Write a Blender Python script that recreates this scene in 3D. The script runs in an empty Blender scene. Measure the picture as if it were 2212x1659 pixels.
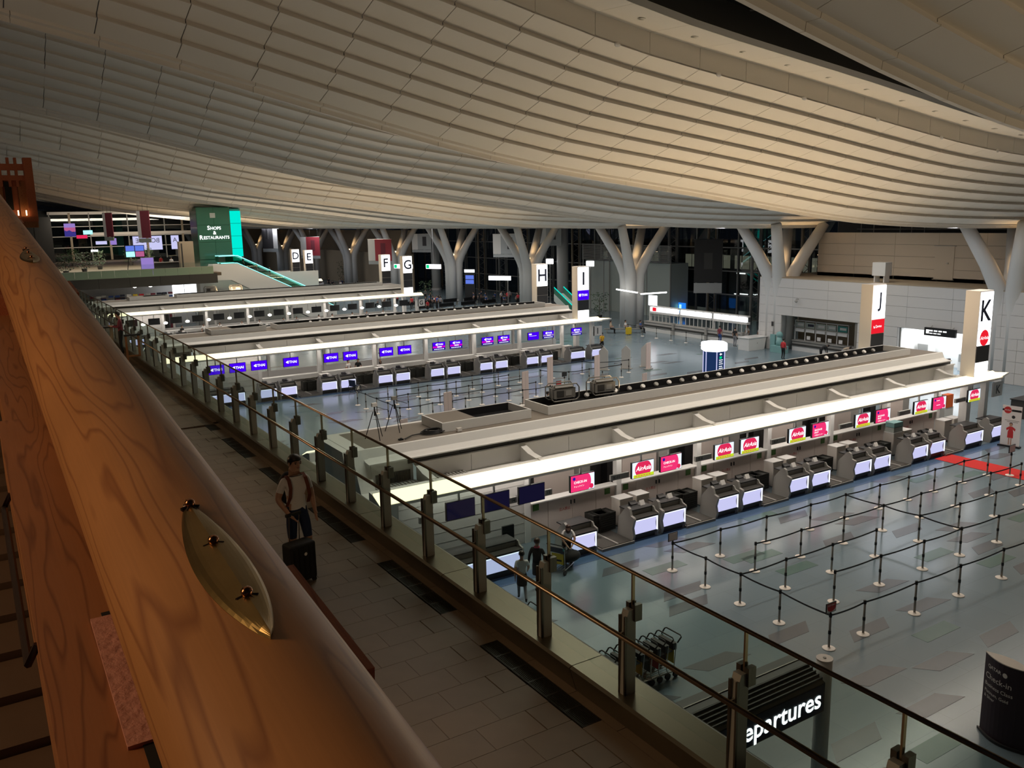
import bpy, bmesh, math, random
from mathutils import Vector, Matrix
sc = bpy.context.scene
COL = sc.collection
PI = math.pi
RND = random.Random(7)
# ------------------------------------------------------------------ camera
CAM_H = 11.5
YAW, PITCH, ROLL, FPX = 1.0096, 0.1910, -0.0201, 1854.4
def cam_axes():
    cy, sy, cp, sp = math.cos(YAW), math.sin(YAW), math.cos(PITCH), math.sin(PITCH)
    f = Vector((cy*cp, sy*cp, -sp)); r = Vector((sy, -cy, 0)); u = r.cross(f)
    return math.cos(ROLL)*r + math.sin(ROLL)*u, -math.sin(ROLL)*r + math.cos(ROLL)*u, f
_r, _u, _f = cam_axes()
camd = bpy.data.cameras.new('camera'); cam = bpy.data.objects.new('camera', camd); COL.objects.link(cam)
camd.sensor_width = 36.0; camd.lens = FPX/2212*36.0; camd.clip_start = 0.05; camd.clip_end = 600
cam.matrix_world = Matrix(((_r.x, _u.x, -_f.x, 0), (_r.y, _u.y, -_f.y, 0), (_r.z, _u.z, -_f.z, CAM_H), (0, 0, 0, 1)))
sc.camera = cam
# ------------------------------------------------------------------ world (night outside), exposure
w = bpy.data.worlds.new('night'); sc.world = w; w.use_nodes = True
w.node_tree.nodes['Background'].inputs[0].default_value = (0.35, 0.42, 0.6, 1)
w.node_tree.nodes['Background'].inputs[1].default_value = 0.012
sc.view_settings.view_transform = 'Standard'; sc.view_settings.look = 'None'
sc.view_settings.gamma = 1.0; sc.view_settings.use_curve_mapping = False
sc.view_settings.exposure = 0.15
sc.cycles.use_denoising = True
sc.cycles.max_bounces = 8; sc.cycles.transparent_max_bounces = 24
sc.cycles.sample_clamp_indirect = 4.0
# layout constants (metres): X runs along the check-in islands, Y along the gallery
YK, PITCH_I = 22.5, 32.8          # front line of the nearest island, island spacing
LIP0, BAY = 29.81, 18.98          # ceiling lip / column spacing
XC = 58.8                         # column line
ZW = 6.5                          # gallery floor
PT = [(-9, 20.3), (-6, 19.55), (-3, 18.8), (0, 18.05), (2, 17.6), (5, 17.02), (8.68, 16.14), (11, 15.6), (13.3, 15.06), (15.6, 14.55), (18, 14.07), (20.3, 13.66), (25, 13.1), (30, 12.5), (35, 11.83), (40, 11.22), (44, 10.92), (48, 10.72), (52, 10.58), (57, 10.48), (62, 10.42), (68, 10.4)]
def prof(x):
    for (a, za), (b, zb) in zip(PT, PT[1:]):
        if a <= x <= b:
            t = (x-a)/(b-a); return za+(zb-za)*t
    return PT[0][1] if x < PT[0][0] else PT[-1][1]
def sprof(x): return sum(prof(x+d)*w_ for d, w_ in ((-2.4, .12), (-1.2, .22), (0, .32), (1.2, .22), (2.4, .12)))
def ceil_z(x, y):
    k = math.ceil((y-LIP0)/BAY); dy = LIP0+k*BAY-y
    return sprof(x)+(.5*dy if dy <= 6.5 else 3.75 if dy < 8.5 else 4.7)
def area_light(name, loc, sx, sy, power, col, rot=(0, 0, 0), spread=PI):
    l = bpy.data.lights.new(name, 'AREA'); l.shape = 'RECTANGLE'; l.size = sx; l.size_y = sy
    l.energy = power; l.color = col; l.spread = spread
    o = bpy.data.objects.new(name, l); COL.objects.link(o); o.location = loc; o.rotation_euler = rot
    return o
def spot_light(name, loc, power, col, size, target, rad=0.06, blend=0.6):
    l = bpy.data.lights.new(name, 'SPOT'); l.energy = power; l.color = col; l.spot_size = size; l.spot_blend = blend; l.shadow_soft_size = rad
    o = bpy.data.objects.new(name, l); COL.objects.link(o); o.location = loc
    d = Vector(target) - Vector(loc); o.rotation_euler = d.to_track_quat('-Z', 'Y').to_euler()
    return o
WARM = (1.0, 0.72, 0.42)
# up-lighting thrown at the ceiling by the flood lamps in the island troughs
for n in range(-1, 4):  # first row is out of view, added to brighten the nearest ceiling shell
    for i in range(6):
        x = 23.2+i*3.3
        area_light('trough_uplight', (x, YK+n*PITCH_I+4.05, 4.66), 2.6, 0.6, (150 if n >= 0 else 300)*((sprof(x)-4.6)/9.0)**2.0, WARM, (PI, 0, 0))
# rows of downlights in the soffit of every ceiling shell
for k in range(-1, 6):
    for i in range(9):
        x = 12.0+5.2*i; sl = math.atan2(sprof(x-2)-sprof(x+2), 4.0)
        area_light('soffit_downlight', (x, LIP0+k*BAY-7.7, sprof(x)+3.55), 4.6, 0.3, 225, (1.0, 0.90, 0.77), (0, sl, 0), 2.3)
# fill lights added under each canopy to brighten the counters
for n in range(0, 3):
    for i in range(4): area_light('canopy_fill', (15.0+8*i, YK+n*PITCH_I+1.55, 2.90), 7.0, 0.25, 42, (1.0, 0.90, 0.80))
for n in range(0, 3):
    for i in range(4): area_light('staff_fill', (17.0+7*i, YK+n*PITCH_I+3.15, 2.93), 5.0, 0.2, 26, (1.0, 0.88, 0.78))  # added to lighten the boards behind the partition
# cool fill lights added over the open far half of the hall
for yy in (32, 52, 75, 98, 120, 140, 165, 190):
    area_light('hall_fill', (50.0, yy, 10.4), 2.0, 9.0, 330, (0.88, 0.92, 1.0))
area_light('mezzanine_fill', (15.0, 118.0, 11.2), 12.0, 12.0, 1100, (1.0, 0.85, 0.66))  # added fill that lifts the dim mezzanine, no lamp body
area_light('end_wall_fill', (22.0, 143.0, 12.6), 20.0, 0.5, 500, (1.0, 0.88, 0.72), (math.radians(50), 0, 0))  # added fill to brighten the mullions of the end glazing
# warm lantern of the shopping street behind the bridge (outside the frame, on the camera's side)
area_light('street_lantern', (-5.0, 3.0, 13.4), 3.0, 1.2, 120, (1.0, 0.66, 0.36), (0, math.radians(-58), 0))
area_light('street_bounce_fill', (-4.0, 14.0, 11.6), 2.0, 16.0, 300, (1.0, 0.68, 0.42), (PI, 0, 0))  # added upward fill, stands in for warm bounce on the ceiling's dim end
for yy in (6, 16, 26, 36): area_light('gallery_fill', (0.9, yy, 9.0), 0.3, 1.5, 36, (1.0, 0.66, 0.36), (0, math.radians(-25), 0))  # added warm fill along the gallery, no lanterns hang here

# ------------------------------------------------------------------ materials
def lin(c):
    if isinstance(c, str):
        c = [int(c[i:i+2], 16)/255 for i in (0, 2, 4)]
        c = [x/12.92 if x <= 0.04045 else ((x+0.055)/1.055)**2.4 for x in c]
    return (c[0], c[1], c[2], 1.0)
MATS = {}
def mat(name, col, rough=0.5, metal=0.0, spec=0.5, noise=0.0, nscale=6.0, bump=0.0, coat=0.0):
    if name in MATS: return MATS[name]
    m = bpy.data.materials.new(name); m.use_nodes = True; MATS[name] = m
    nt = m.node_tree; b = nt.nodes['Principled BSDF']
    c = lin(col); b.inputs['Base Color'].default_value = c
    b.inputs['Roughness'].default_value = rough; b.inputs['Metallic'].default_value = metal
    b.inputs['Specular IOR Level'].default_value = spec; b.inputs['Coat Weight'].default_value = coat
    if noise or bump:
        tc = nt.nodes.new('ShaderNodeTexCoord'); nz = nt.nodes.new('ShaderNodeTexNoise')
        nz.inputs['Scale'].default_value = nscale; nz.inputs['Detail'].default_value = 4
        nt.links.new(tc.outputs['Object'], nz.inputs['Vector'])
        if noise:
            mp = nt.nodes.new('ShaderNodeMapRange'); mp.inputs['To Min'].default_value = 1-noise; mp.inputs['To Max'].default_value = 1+noise
            nt.links.new(nz.outputs['Fac'], mp.inputs['Value'])
            mx = nt.nodes.new('ShaderNodeVectorMath'); mx.operation = 'SCALE'; mx.inputs[0].default_value = c[:3]
            nt.links.new(mp.outputs['Result'], mx.inputs['Scale']); nt.links.new(mx.outputs['Vector'], b.inputs['Base Color'])
        if bump:
            bp = nt.nodes.new('ShaderNodeBump'); bp.inputs['Strength'].default_value = bump; bp.inputs['Distance'].default_value = 0.01
            nt.links.new(nz.outputs['Fac'], bp.inputs['Height']); nt.links.new(bp.outputs['Normal'], b.inputs['Normal'])
    return m
def emit(name, col, strength):
    if name in MATS: return MATS[name]
    m = bpy.data.materials.new(name); m.use_nodes = True; MATS[name] = m
    nt = m.node_tree; nt.nodes.remove(nt.nodes['Principled BSDF'])
    e = nt.nodes.new('ShaderNodeEmission'); e.inputs[0].default_value = lin(col); e.inputs[1].default_value = strength
    nt.links.new(e.outputs[0], nt.nodes['Material Output'].inputs[0])
    return m
def glass(name, tint, refl=0.06, rough=0.0, gcol=(1, 1, 1)):
    if name in MATS: return MATS[name]
    m = bpy.data.materials.new(name); m.use_nodes = True; MATS[name] = m
    nt = m.node_tree; nt.nodes.remove(nt.nodes['Principled BSDF'])
    t = nt.nodes.new('ShaderNodeBsdfTransparent'); t.inputs[0].default_value = lin(tint)
    g = nt.nodes.new('ShaderNodeBsdfGlossy'); g.inputs['Roughness'].default_value = rough; g.inputs['Color'].default_value = lin(gcol)
    fr = nt.nodes.new('ShaderNodeLayerWeight'); fr.inputs['Blend'].default_value = 0.5
    pw = nt.nodes.new('ShaderNodeMath'); pw.operation = 'POWER'; pw.inputs[1].default_value = 5.0; nt.links.new(fr.outputs['Facing'], pw.inputs[0])
    ad = nt.nodes.new('ShaderNodeMath'); ad.operation = 'MULTIPLY_ADD'; ad.inputs[1].default_value = 0.35; ad.inputs[2].default_value = refl; ad.use_clamp = True
    nt.links.new(pw.outputs[0], ad.inputs[0])
    mx = nt.nodes.new('ShaderNodeMixShader'); nt.links.new(ad.outputs[0], mx.inputs[0]); nt.links.new(t.outputs[0], mx.inputs[1]); nt.links.new(g.outputs[0], mx.inputs[2])
    nt.links.new(mx.outputs[0], nt.nodes['Material Output'].inputs[0])
    return m
def wood(name, c1, c2, rough=0.45, scale=1.0, coat=0.10):
    m = bpy.data.materials.new(name); m.use_nodes = True; MATS[name] = m
    nt = m.node_tree; b = nt.nodes['Principled BSDF']; N = nt.nodes.new; Lk = nt.links.new
    tc = N('ShaderNodeTexCoord'); mp = N('ShaderNodeMapping'); mp.inputs['Scale'].default_value = (4.2*scale, 0.30*scale, 4.2*scale)
    Lk(tc.outputs['Object'], mp.inputs['Vector'])
    n1 = N('ShaderNodeTexNoise'); n1.inputs['Scale'].default_value = 1.15; n1.inputs['Detail'].default_value = 3.0; n1.inputs['Roughness'].default_value = 0.4
    Lk(mp.outputs[0], n1.inputs['Vector'])
    ml = N('ShaderNodeMath'); ml.operation = 'MULTIPLY'; ml.inputs[1].default_value = 21.0; Lk(n1.outputs['Fac'], ml.inputs[0])
    fr = N('ShaderNodeMath'); fr.operation = 'FRACT'; Lk(ml.outputs[0], fr.inputs[0])
    rp = N('ShaderNodeValToRGB'); el = rp.color_ramp.elements
    el[0].position = 0.0; el[0].color = lin(c2); el[1].position = 0.13; el[1].color = lin(c1)
    e3 = rp.color_ramp.elements.new(0.8); e3.color = lin(c1); e4 = rp.color_ramp.elements.new(0.985); e4.color = lin(c2)
    Lk(fr.outputs[0], rp.inputs[0])
    n2 = N('ShaderNodeTexNoise'); n2.inputs['Scale'].default_value = 2.2; n2.inputs['Detail'].default_value = 3; Lk(tc.outputs['Object'], n2.inputs['Vector'])
    m2 = N('ShaderNodeMapRange'); m2.inputs['To Min'].default_value = 0.78; m2.inputs['To Max'].default_value = 1.2; Lk(n2.outputs['Fac'], m2.inputs['Value'])
    n3 = N('ShaderNodeTexNoise'); n3.inputs['Scale'].default_value = 40; n3.inputs['Detail'].default_value = 2
    mp3 = N('ShaderNodeMapping'); mp3.inputs['Scale'].default_value = (6, 0.12, 6); Lk(tc.outputs['Object'], mp3.inputs['Vector']); Lk(mp3.outputs[0], n3.inputs['Vector'])
    m3 = N('ShaderNodeMapRange'); m3.inputs['To Min'].default_value = 0.9; m3.inputs['To Max'].default_value = 1.1; Lk(n3.outputs['Fac'], m3.inputs['Value'])
    mm = N('ShaderNodeMath'); mm.operation = 'MULTIPLY'; Lk(m2.outputs[0], mm.inputs[0]); Lk(m3.outputs[0], mm.inputs[1])
    vs = N('ShaderNodeVectorMath'); vs.operation = 'SCALE'; Lk(rp.outputs[0], vs.inputs[0]); Lk(mm.outputs[0], vs.inputs['Scale'])
    Lk(vs.outputs[0], b.inputs['Base Color']); b.inputs['Roughness'].default_value = rough; b.inputs['Coat Weight'].default_value = coat; b.inputs['Coat Roughness'].default_value = 0.3
    return m
def tile_mat(name, c, mortar, bw, bh, rough, size=0.004, var=0.08, offset=0.5):
    m = bpy.data.materials.new(name); m.use_nodes = True; MATS[name] = m
    nt = m.node_tree; b = nt.nodes['Principled BSDF']; N = nt.nodes.new; Lk = nt.links.new
    tc = N('ShaderNodeTexCoord'); br = N('ShaderNodeTexBrick'); br.offset = offset
    br.inputs['Scale'].default_value = 1; br.inputs['Brick Width'].default_value = bw; br.inputs['Row Height'].default_value = bh
    br.inputs['Mortar Size'].default_value = size; br.inputs['Mortar Smooth'].default_value = 0.1
    cc = lin(c); br.inputs['Color1'].default_value = tuple(x*(1-var) for x in cc[:3])+(1,); br.inputs['Color2'].default_value = tuple(x*(1+var) for x in cc[:3])+(1,)
    br.inputs['Mortar'].default_value = lin(mortar)
    Lk(tc.outputs['Object'], br.inputs['Vector']); Lk(br.outputs['Color'], b.inputs['Base Color'])
    b.inputs['Roughness'].default_value = rough
    return m
mat('ceiling_white', (0.78, 0.745, 0.69), 0.55)
mat('white', (0.78, 0.77, 0.75), 0.45); mat('white_gloss', (0.80, 0.79, 0.77), 0.25)
mat('warm_white', (0.80, 0.74, 0.68), 0.5); mat('wall_white', (0.66, 0.64, 0.62), 0.6)
mat('pinkish', (0.72, 0.63, 0.58), 0.5)
mat('grey', (0.35, 0.34, 0.32), 0.5); mat('mid_grey', (0.22, 0.21, 0.19), 0.5); mat('deck_grey', (0.20, 0.17, 0.14), 0.7)
mat('dark', (0.028, 0.028, 0.030), 0.45); mat('black', (0.008, 0.008, 0.009), 0.5); mat('charcoal', (0.05, 0.048, 0.045), 0.55)
mat('steel', (0.55, 0.53, 0.48), 0.28, 1.0); mat('brushed', (0.23, 0.20, 0.145), 0.33, 0.85); mat('post_grey', (0.34, 0.34, 0.32), 0.4, 0.25); mat('bronze_rail', (0.36, 0.28, 0.20), 0.30, 1.0); mat('dark_steel', (0.16, 0.15, 0.14), 0.35, 1.0)
mat('brass', (0.30, 0.21, 0.085), 0.34, 1.0, noise=0.25, nscale=14); mat('copper', (0.42, 0.19, 0.10), 0.22, 1.0); mat('iron', (0.07, 0.05, 0.045), 0.4, 0.8)
mat('col_paint', (0.70, 0.69, 0.67), 0.45)
mat('tint_green', (0.05, 0.16, 0.11), 0.15); mat('red', (0.55, 0.03, 0.03), 0.6); mat('red_carpet', (0.62, 0.022, 0.020), 0.9, bump=0.2, nscale=80)
mat('yellow', (0.70, 0.50, 0.02), 0.5); mat('navy', (0.012, 0.018, 0.05), 0.5); mat('blue', (0.02, 0.08, 0.35), 0.5); mat('teal', (0.05, 0.30, 0.28), 0.6); mat('pale_teal', (0.22, 0.42, 0.42), 0.6)
mat('green_note', (0.06, 0.17, 0.035), 0.6); mat('orange', (0.8, 0.16, 0.03), 0.5); mat('red_text', (0.5, 0.05, 0.04), 0.6)
mat('plant', (0.03, 0.07, 0.025), 0.6); mat('paper', (0.82, 0.80, 0.78), 0.6); mat('banner_pink', (0.75, 0.60, 0.56), 0.6); mat('purple_dark', (0.035, 0.018, 0.028), 0.45)
mat('skin', (0.50, 0.29, 0.20), 0.5); mat('hair', (0.012, 0.009, 0.008), 0.4); mat('hair_brown', (0.05, 0.022, 0.014), 0.4)
mat('c_white', (0.80, 0.78, 0.77), 0.8); mat('c_black', (0.012, 0.012, 0.014), 0.8); mat('c_navy', (0.012, 0.025, 0.075), 0.8); mat('c_maroon', (0.23, 0.04, 0.06), 0.8); mat('c_red', (0.55, 0.03, 0.04), 0.8)
mat('c_yellow', (0.75, 0.42, 0.02), 0.8); mat('c_grey', (0.25, 0.25, 0.27), 0.8); mat('c_beige', (0.50, 0.40, 0.30), 0.8); mat('c_orange', (0.16, 0.045, 0.02), 0.8); mat('c_blue', (0.04, 0.10, 0.30), 0.8); mat('c_pinkred', (0.5, 0.06, 0.12), 0.8)
mat('louvre', (0.13, 0.13, 0.11), 0.5); mat('frosty', (0.45, 0.5, 0.47), 0.3); mat('planks', (0.10, 0.06, 0.035), 0.6, noise=0.2); mat('belt', (0.06, 0.055, 0.05), 0.7)
mat('tray', (0.045, 0.045, 0.04), 0.5); mat('tan_wall', (0.42, 0.34, 0.24), 0.6)
wood('cedar', (0.50, 0.22, 0.075), (0.33, 0.125, 0.040)); wood('cedar_dark', (0.36, 0.14, 0.05), (0.22, 0.075, 0.025), 0.5, 1.4, 0.1); wood('cedar_red', (0.42, 0.12, 0.05), (0.28, 0.07, 0.03), 0.55, 2.0, 0.05)
mat('end_grain', (0.56, 0.26, 0.20), 0.7, noise=0.25, nscale=60, bump=0.5)
glass('rail_glass', (0.83, 0.90, 0.87), 0.015); glass('window_glass', (0.55, 0.60, 0.60), 0.05); glass('green_glass', (0.50, 0.66, 0.58), 0.06); glass('clear_glass', (0.88, 0.93, 0.92), 0.02)
emit('e_strip', (1.0, 0.85, 0.54), 1.9); emit('e_panel', (0.62, 0.62, 0.95), 0.85); emit('e_edge', (0.8, 0.84, 1.0), 1.3); emit('e_sign', (0.95, 0.97, 1.0), 3.0); emit('e_white', (1, 0.98, 0.94), 4.0)
emit('e_pink', (0.90, 0.035, 0.18), 0.9); emit('e_air_bg', (0.75, 0.85, 1.0), 1.1); emit('e_air_red', (0.75, 0.025, 0.10), 0.9); emit('e_lime', (0.55, 0.75, 0.02), 0.9); emit('e_text', (1, 1, 1), 1.2)
emit('e_thai', (0.055, 0.0, 0.80), 1.0); emit('e_magenta', (0.65, 0.0, 0.55), 0.9); emit('e_thai_navy', (0.02, 0.01, 0.35), 0.9); emit('e_red', (0.85, 0.015, 0.03), 0.9); emit('e_dep', (1, 1, 1), 1.6); emit('e_off', (0.006, 0.005, 0.02), 1.0)
emit('e_cyan', (0.0, 0.85, 0.68), 0.9); emit('e_cyan2', (0.3, 0.95, 0.95), 1.6); emit('e_blue', (0.02, 0.22, 0.85), 1.0); emit('e_green', (0.0, 0.55, 0.2), 1.2); emit('e_warm', (1.0, 0.62, 0.28), 6.0); emit('e_sunset', (0.75, 0.18, 0.42), 0.55); emit('e_dusk', (0.06, 0.05, 0.35), 0.6); emit('e_lilac', (0.45, 0.30, 0.85), 0.6)
emit('e_dim', (0.85, 0.75, 0.55), 0.22); emit('e_lamp', (1.0, 0.93, 0.82), 9.0); emit('e_kiosk', (0.02, 0.05, 0.16), 0.55); emit('e_display', (0.12, 0.2, 0.75), 0.9); emit('e_room', (0.92, 0.96, 1.0), 2.2)
emit('e_box', (0.95, 0.97, 1.0), 1.5); mat('green_frost', (0.30, 0.42, 0.31), 0.35)
mat('upper_beige', (0.62, 0.53, 0.42), 0.6)
# ------------------------------------------------------------------ helpers
class MB:
    """collects shapes into one mesh"""
    def __init__(s): s.v = []; s.f = []; s.mi = []
    def add(s, vs, fs, mi=0):
        b = len(s.v); s.v += [tuple(p) for p in vs]; s.f += [tuple(i+b for i in f) for f in fs]; s.mi += [mi]*len(fs); return s
    def box(s, x0, y0, z0, x1, y1, z1, mi=0):
        vs = [(x0, y0, z0), (x1, y0, z0), (x1, y1, z0), (x0, y1, z0), (x0, y0, z1), (x1, y0, z1), (x1, y1, z1), (x0, y1, z1)]
        return s.add(vs, [(0, 3, 2, 1), (4, 5, 6, 7), (0, 1, 5, 4), (1, 2, 6, 5), (2, 3, 7, 6), (3, 0, 4, 7)], mi)
    def prism(s, pts, axis, a, b, mi=0):
        """polygon pts in the plane across axis, swept from a to b"""
        n = len(pts); vs = []
        for t in (a, b):
            for p, q in pts:
                vs.append((t, p, q) if axis == 'x' else (p, t, q) if axis == 'y' else (p, q, t))
        fs = [tuple(range(n)), tuple(range(2*n-1, n-1, -1))]
        fs += [(i, (i+1) % n, n+(i+1) % n, n+i) for i in range(n)]
        return s.add(vs, fs, mi)
    def tube(s, pts, r, n=8, mi=0, closed=False):
        pts = [Vector(p) for p in pts]; m = len(pts); vs = []; fs = []
        rs = r if isinstance(r, (list, tuple)) else [r]*m
        ref = None
        for i, p in enumerate(pts):
            a = pts[i-1] if i else (pts[-1] if closed else p); c = pts[(i+1) % m] if (i < m-1 or closed) else p
            d = (c-a).normalized() if (c-a).length > 1e-9 else Vector((0, 0, 1))
            if ref is None: ref = Vector((0, 0, 1)) if abs(d.z) < 0.9 else Vector((1, 0, 0))
            x = d.cross(ref); x = x.normalized() if x.length > 1e-6 else d.orthogonal().normalized()
            y = x.cross(d).normalized(); ref = y
            for k in range(n):
                t = 2*PI*k/n; vs.append(p + rs[i]*(math.cos(t)*x + math.sin(t)*y))
        for i in range(m if closed else m-1):
            j = (i+1) % m
            for k in range(n): fs.append((i*n+k, i*n+(k+1) % n, j*n+(k+1) % n, j*n+k))
        if not closed: fs += [tuple(range(n-1, -1, -1)), tuple(range((m-1)*n, m*n))]
        return s.add(vs, fs, mi)
    def lathe(s, prof, n=16, c=(0, 0, 0), mi=0):
        vs = []; fs = []
        for r, z in prof:
            for k in range(n): vs.append((c[0]+r*math.cos(2*PI*k/n), c[1]+r*math.sin(2*PI*k/n), c[2]+z))
        for i in range(len(prof)-1):
            for k in range(n): fs.append((i*n+k, i*n+(k+1) % n, (i+1)*n+(k+1) % n, (i+1)*n+k))
        fs += [tuple(range(n-1, -1, -1)), tuple(range((len(prof)-1)*n, len(prof)*n))]
        return s.add(vs, fs, mi)
    def cyl(s, x, y, z0, z1, r, n=14, mi=0): return s.lathe([(r, z0), (r, z1)], n, (x, y, 0), mi)
    def ball(s, c, r, nu=12, nv=8, mi=0):
        r = r if isinstance(r, tuple) else (r, r, r); vs = []; fs = []
        for j in range(nv+1):
            t = PI*j/nv
            for k in range(nu): vs.append((c[0]+r[0]*math.sin(t)*math.cos(2*PI*k/nu), c[1]+r[1]*math.sin(t)*math.sin(2*PI*k/nu), c[2]+r[2]*math.cos(t)))
        for j in range(nv):
            for k in range(nu): fs.append((j*nu+k, (j+1)*nu+k, (j+1)*nu+(k+1) % nu, j*nu+(k+1) % nu))
        return s.add(vs, fs, mi)
    def mesh(s, name, mats, smooth=False):
        me = bpy.data.meshes.new(name); me.from_pydata(s.v, [], s.f)
        mats = mats if isinstance(mats, (list, tuple)) else [mats]
        for m in mats: me.materials.append(MATS[m] if isinstance(m, str) else m)
        if len(mats) > 1: me.polygons.foreach_set('material_index', s.mi)
        if smooth: me.polygons.foreach_set('use_smooth', [True]*len(me.polygons))
        bm = bmesh.new(); bm.from_mesh(me); bmesh.ops.recalc_face_normals(bm, faces=bm.faces); bm.to_mesh(me); bm.free()
        me.update(); return me
    def build(s, name, mats, parent=None, loc=None, smooth=False, rot=None):
        return place(name, s.mesh(name, mats, smooth), parent, loc, rot)
def place(name, me, parent=None, loc=None, rot=None):
    o = bpy.data.objects.new(name, me); COL.objects.link(o)
    if parent is not None: o.parent = parent
    if loc is not None: o.location = loc
    if rot is not None: o.rotation_euler = (0, 0, rot) if not isinstance(rot, tuple) else rot
    return o
def tag(o, label, cat=None, group=None, kind=None):
    if label: o['label'] = label
    if cat: o['category'] = cat
    if group: o['group'] = group
    if kind: o['kind'] = kind
    return o
def thing(name, label, cat, loc=(0, 0, 0), rot=0, group=None):
    o = bpy.data.objects.new(name, None); COL.objects.link(o); o.empty_display_size = 0.2
    o.location = loc; o.rotation_euler = (0, 0, rot); return tag(o, label, cat, group)
def struct(o, label):
    o['kind'] = 'structure'; o['label'] = label; return o
def sroot(name, label, loc=(0, 0, 0)):
    o = bpy.data.objects.new(name, None); COL.objects.link(o); o.location = loc; return struct(o, label)
def dup(root, loc=None, rot=None, label=None, group=None):
    r = root.copy(); COL.objects.link(r)
    if loc is not None: r.location = loc
    if rot is not None: r.rotation_euler = (0, 0, rot)
    if label: r['label'] = label
    if group: r['group'] = group
    for ch in list(root.children):
        c = ch.copy(); COL.objects.link(c); c.parent = r
        for g in ch.children:
            d = g.copy(); COL.objects.link(d); d.parent = c
    return r
TMP = bpy.data.scenes.new('scratch')
TXT = {}
def text_geo(s, bold=0.0):
    """flat outline text: X right, Z up, origin bottom left, unit height of the whole text's box"""
    k = (s, bold)
    if k in TXT: return TXT[k]
    cu = bpy.data.curves.new('t', 'FONT'); cu.body = s; cu.size = 1.0; cu.offset = bold; cu.resolution_u = 3
    o = bpy.data.objects.new('t', cu); TMP.collection.objects.link(o)
    TMP.view_layers[0].update(); dg = TMP.view_layers[0].depsgraph; me = bpy.data.meshes.new_from_object(o.evaluated_get(dg))
    vs = [tuple(v.co) for v in me.vertices]; fs = [tuple(p.vertices) for p in me.polygons]
    bpy.data.objects.remove(o); bpy.data.meshes.remove(me); bpy.data.curves.remove(cu)
    if not vs: vs = [(0, 0, 0), (1, 0, 0), (1, 1, 0)]; fs = [(0, 1, 2)]
    x0 = min(v[0] for v in vs); x1 = max(v[0] for v in vs); y0 = min(v[1] for v in vs); y1 = max(v[1] for v in vs)
    TXT[k] = ([(v[0]-x0, v[1]-y0) for v in vs], fs, x1-x0, y1-y0); return TXT[k]
def add_text(mb, s, x, y, z, width=None, height=None, mi=0, bold=0.0, face='-y', skew=0.0, align='c', stretch=None):
    """text standing upright, centred on (x, z) of a face looking along -y (or another side)"""
    vs, fs, tw, th = text_geo(s, bold)
    k = (width/tw) if width else height/th
    kz = k if stretch is None else stretch/th
    ox = -tw*k/2 if align == 'c' else 0; oz = -th*kz/2
    P = []
    for a, b in vs:
        u = ox+a*k+skew*b*kz; q = oz+b*kz
        P.append((x+u, y, z+q) if face == '-y' else (x-u, y, z+q) if face == '+y' else (x, y-u, z+q) if face == '-x' else (x+u, y+q, z))
    mb.add(P, fs, mi); return mb
def disc(mb, x, y, z, r, n=24, mi=0, face='-y', a0=0, a1=2*PI):
    P = []
    for k in range(n+1):
        t = a0+(a1-a0)*k/n; P.append((x+r*math.cos(t), y, z+r*math.sin(t)) if face == '-y' else (x, y-r*math.cos(t), z+r*math.sin(t)))
    mb.add(P, [tuple(range(n+1))], mi); return mb

# ------------------------------------------------------------------ hall floor
mb = MB(); mb.box(5.0, -30, -0.3, 78, 205, -0.004)
tile_mat('hall_tiles', (0.165, 0.225, 0.265), (0.12, 0.165, 0.20), 1.56, 0.98, 0.20, 0.004, 0.03)
tile_mat('hall_slab', (0.155, 0.192, 0.225), (0.12, 0.15, 0.18), 40, 40, 0.20, 0.0005, 0.0)
mat('slab_grey', (0.098, 0.112, 0.130), 0.26); mat('slab_green', (0.085, 0.16, 0.145), 0.26); mat('slab_border', (0.075, 0.13, 0.22), 0.22)
floor = struct(mb.build('floor', 'hall_tiles'), 'polished blue-grey stone floor of the departure hall')
def slab_mesh(kind, m):
    L, W = 1.55, 0.49; sk = {0: 0.0, 1: 0.45, 2: -0.45}[kind]
    mb = MB(); mb.prism([(0, 0), (L, 0), (L+sk, W), (sk, W)], 'z', -0.02, 0.0015); return mb.mesh('floor_tile', m)
SL = {(k, m): slab_mesh(k, m) for k in (0, 1, 2) for m in ('slab_grey', 'slab_green')}
seen = [(17.6, 11.75, 2), (19.7, 11.2, 2), (17.53, 10.19, 2), (14.4, 10.26, 1), (21.86, 11.19, 1), (17.17, 14.45, 1), (20.82, 12.24, 0), (15.94, 9.18, 0), (22.28, 13.4, 2), (19.2, 13.35, 1), (22.5, 14.9, 2), (25.88, 15.45, 0), (21.05, 18.68, 0), (14.89, 14.48, 2), (12.6, 8.2, 1), (14.9, 7.2, 0), (18.2, 7.4, 2), (20.1, 8.9, 1), (23.0, 9.4, 2), (25.1, 10.6, 1), (27.4, 12.1, 2), (29.0, 13.6, 1)]
rr = random.Random(11); n_s = len(seen)
for row in range(90):
    yy = 4.0+row*0.98*0.85
    xx = 8.0+rr.random()*4
    while xx < 52:
        if (22.0 < yy < 31.5) or (54.8 < yy < 64.2): break
        if not (12 < xx < 27 and 7.0 < yy < 16.5): 
            if len(seen) < 296: seen.append((xx, yy, rr.choice((0, 1, 2, 1, 2))))
        xx += 3.4+rr.random()*6.5 if yy < 22 else 7+rr.random()*9
for x, y, k in seen[:300]:
    place('floor_tile', SL[(k, 'slab_green' if k == 0 else 'slab_grey')], floor, (x, y, 0))
for n in range(3):   # blue border course along each island's foot
    mb = MB(); mb.box(9.5, YK+n*PITCH_I-0.62, -0.02, 43.6, YK+n*PITCH_I-0.02, 0.002); mb.build('border_course', 'slab_border', floor)

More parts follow.
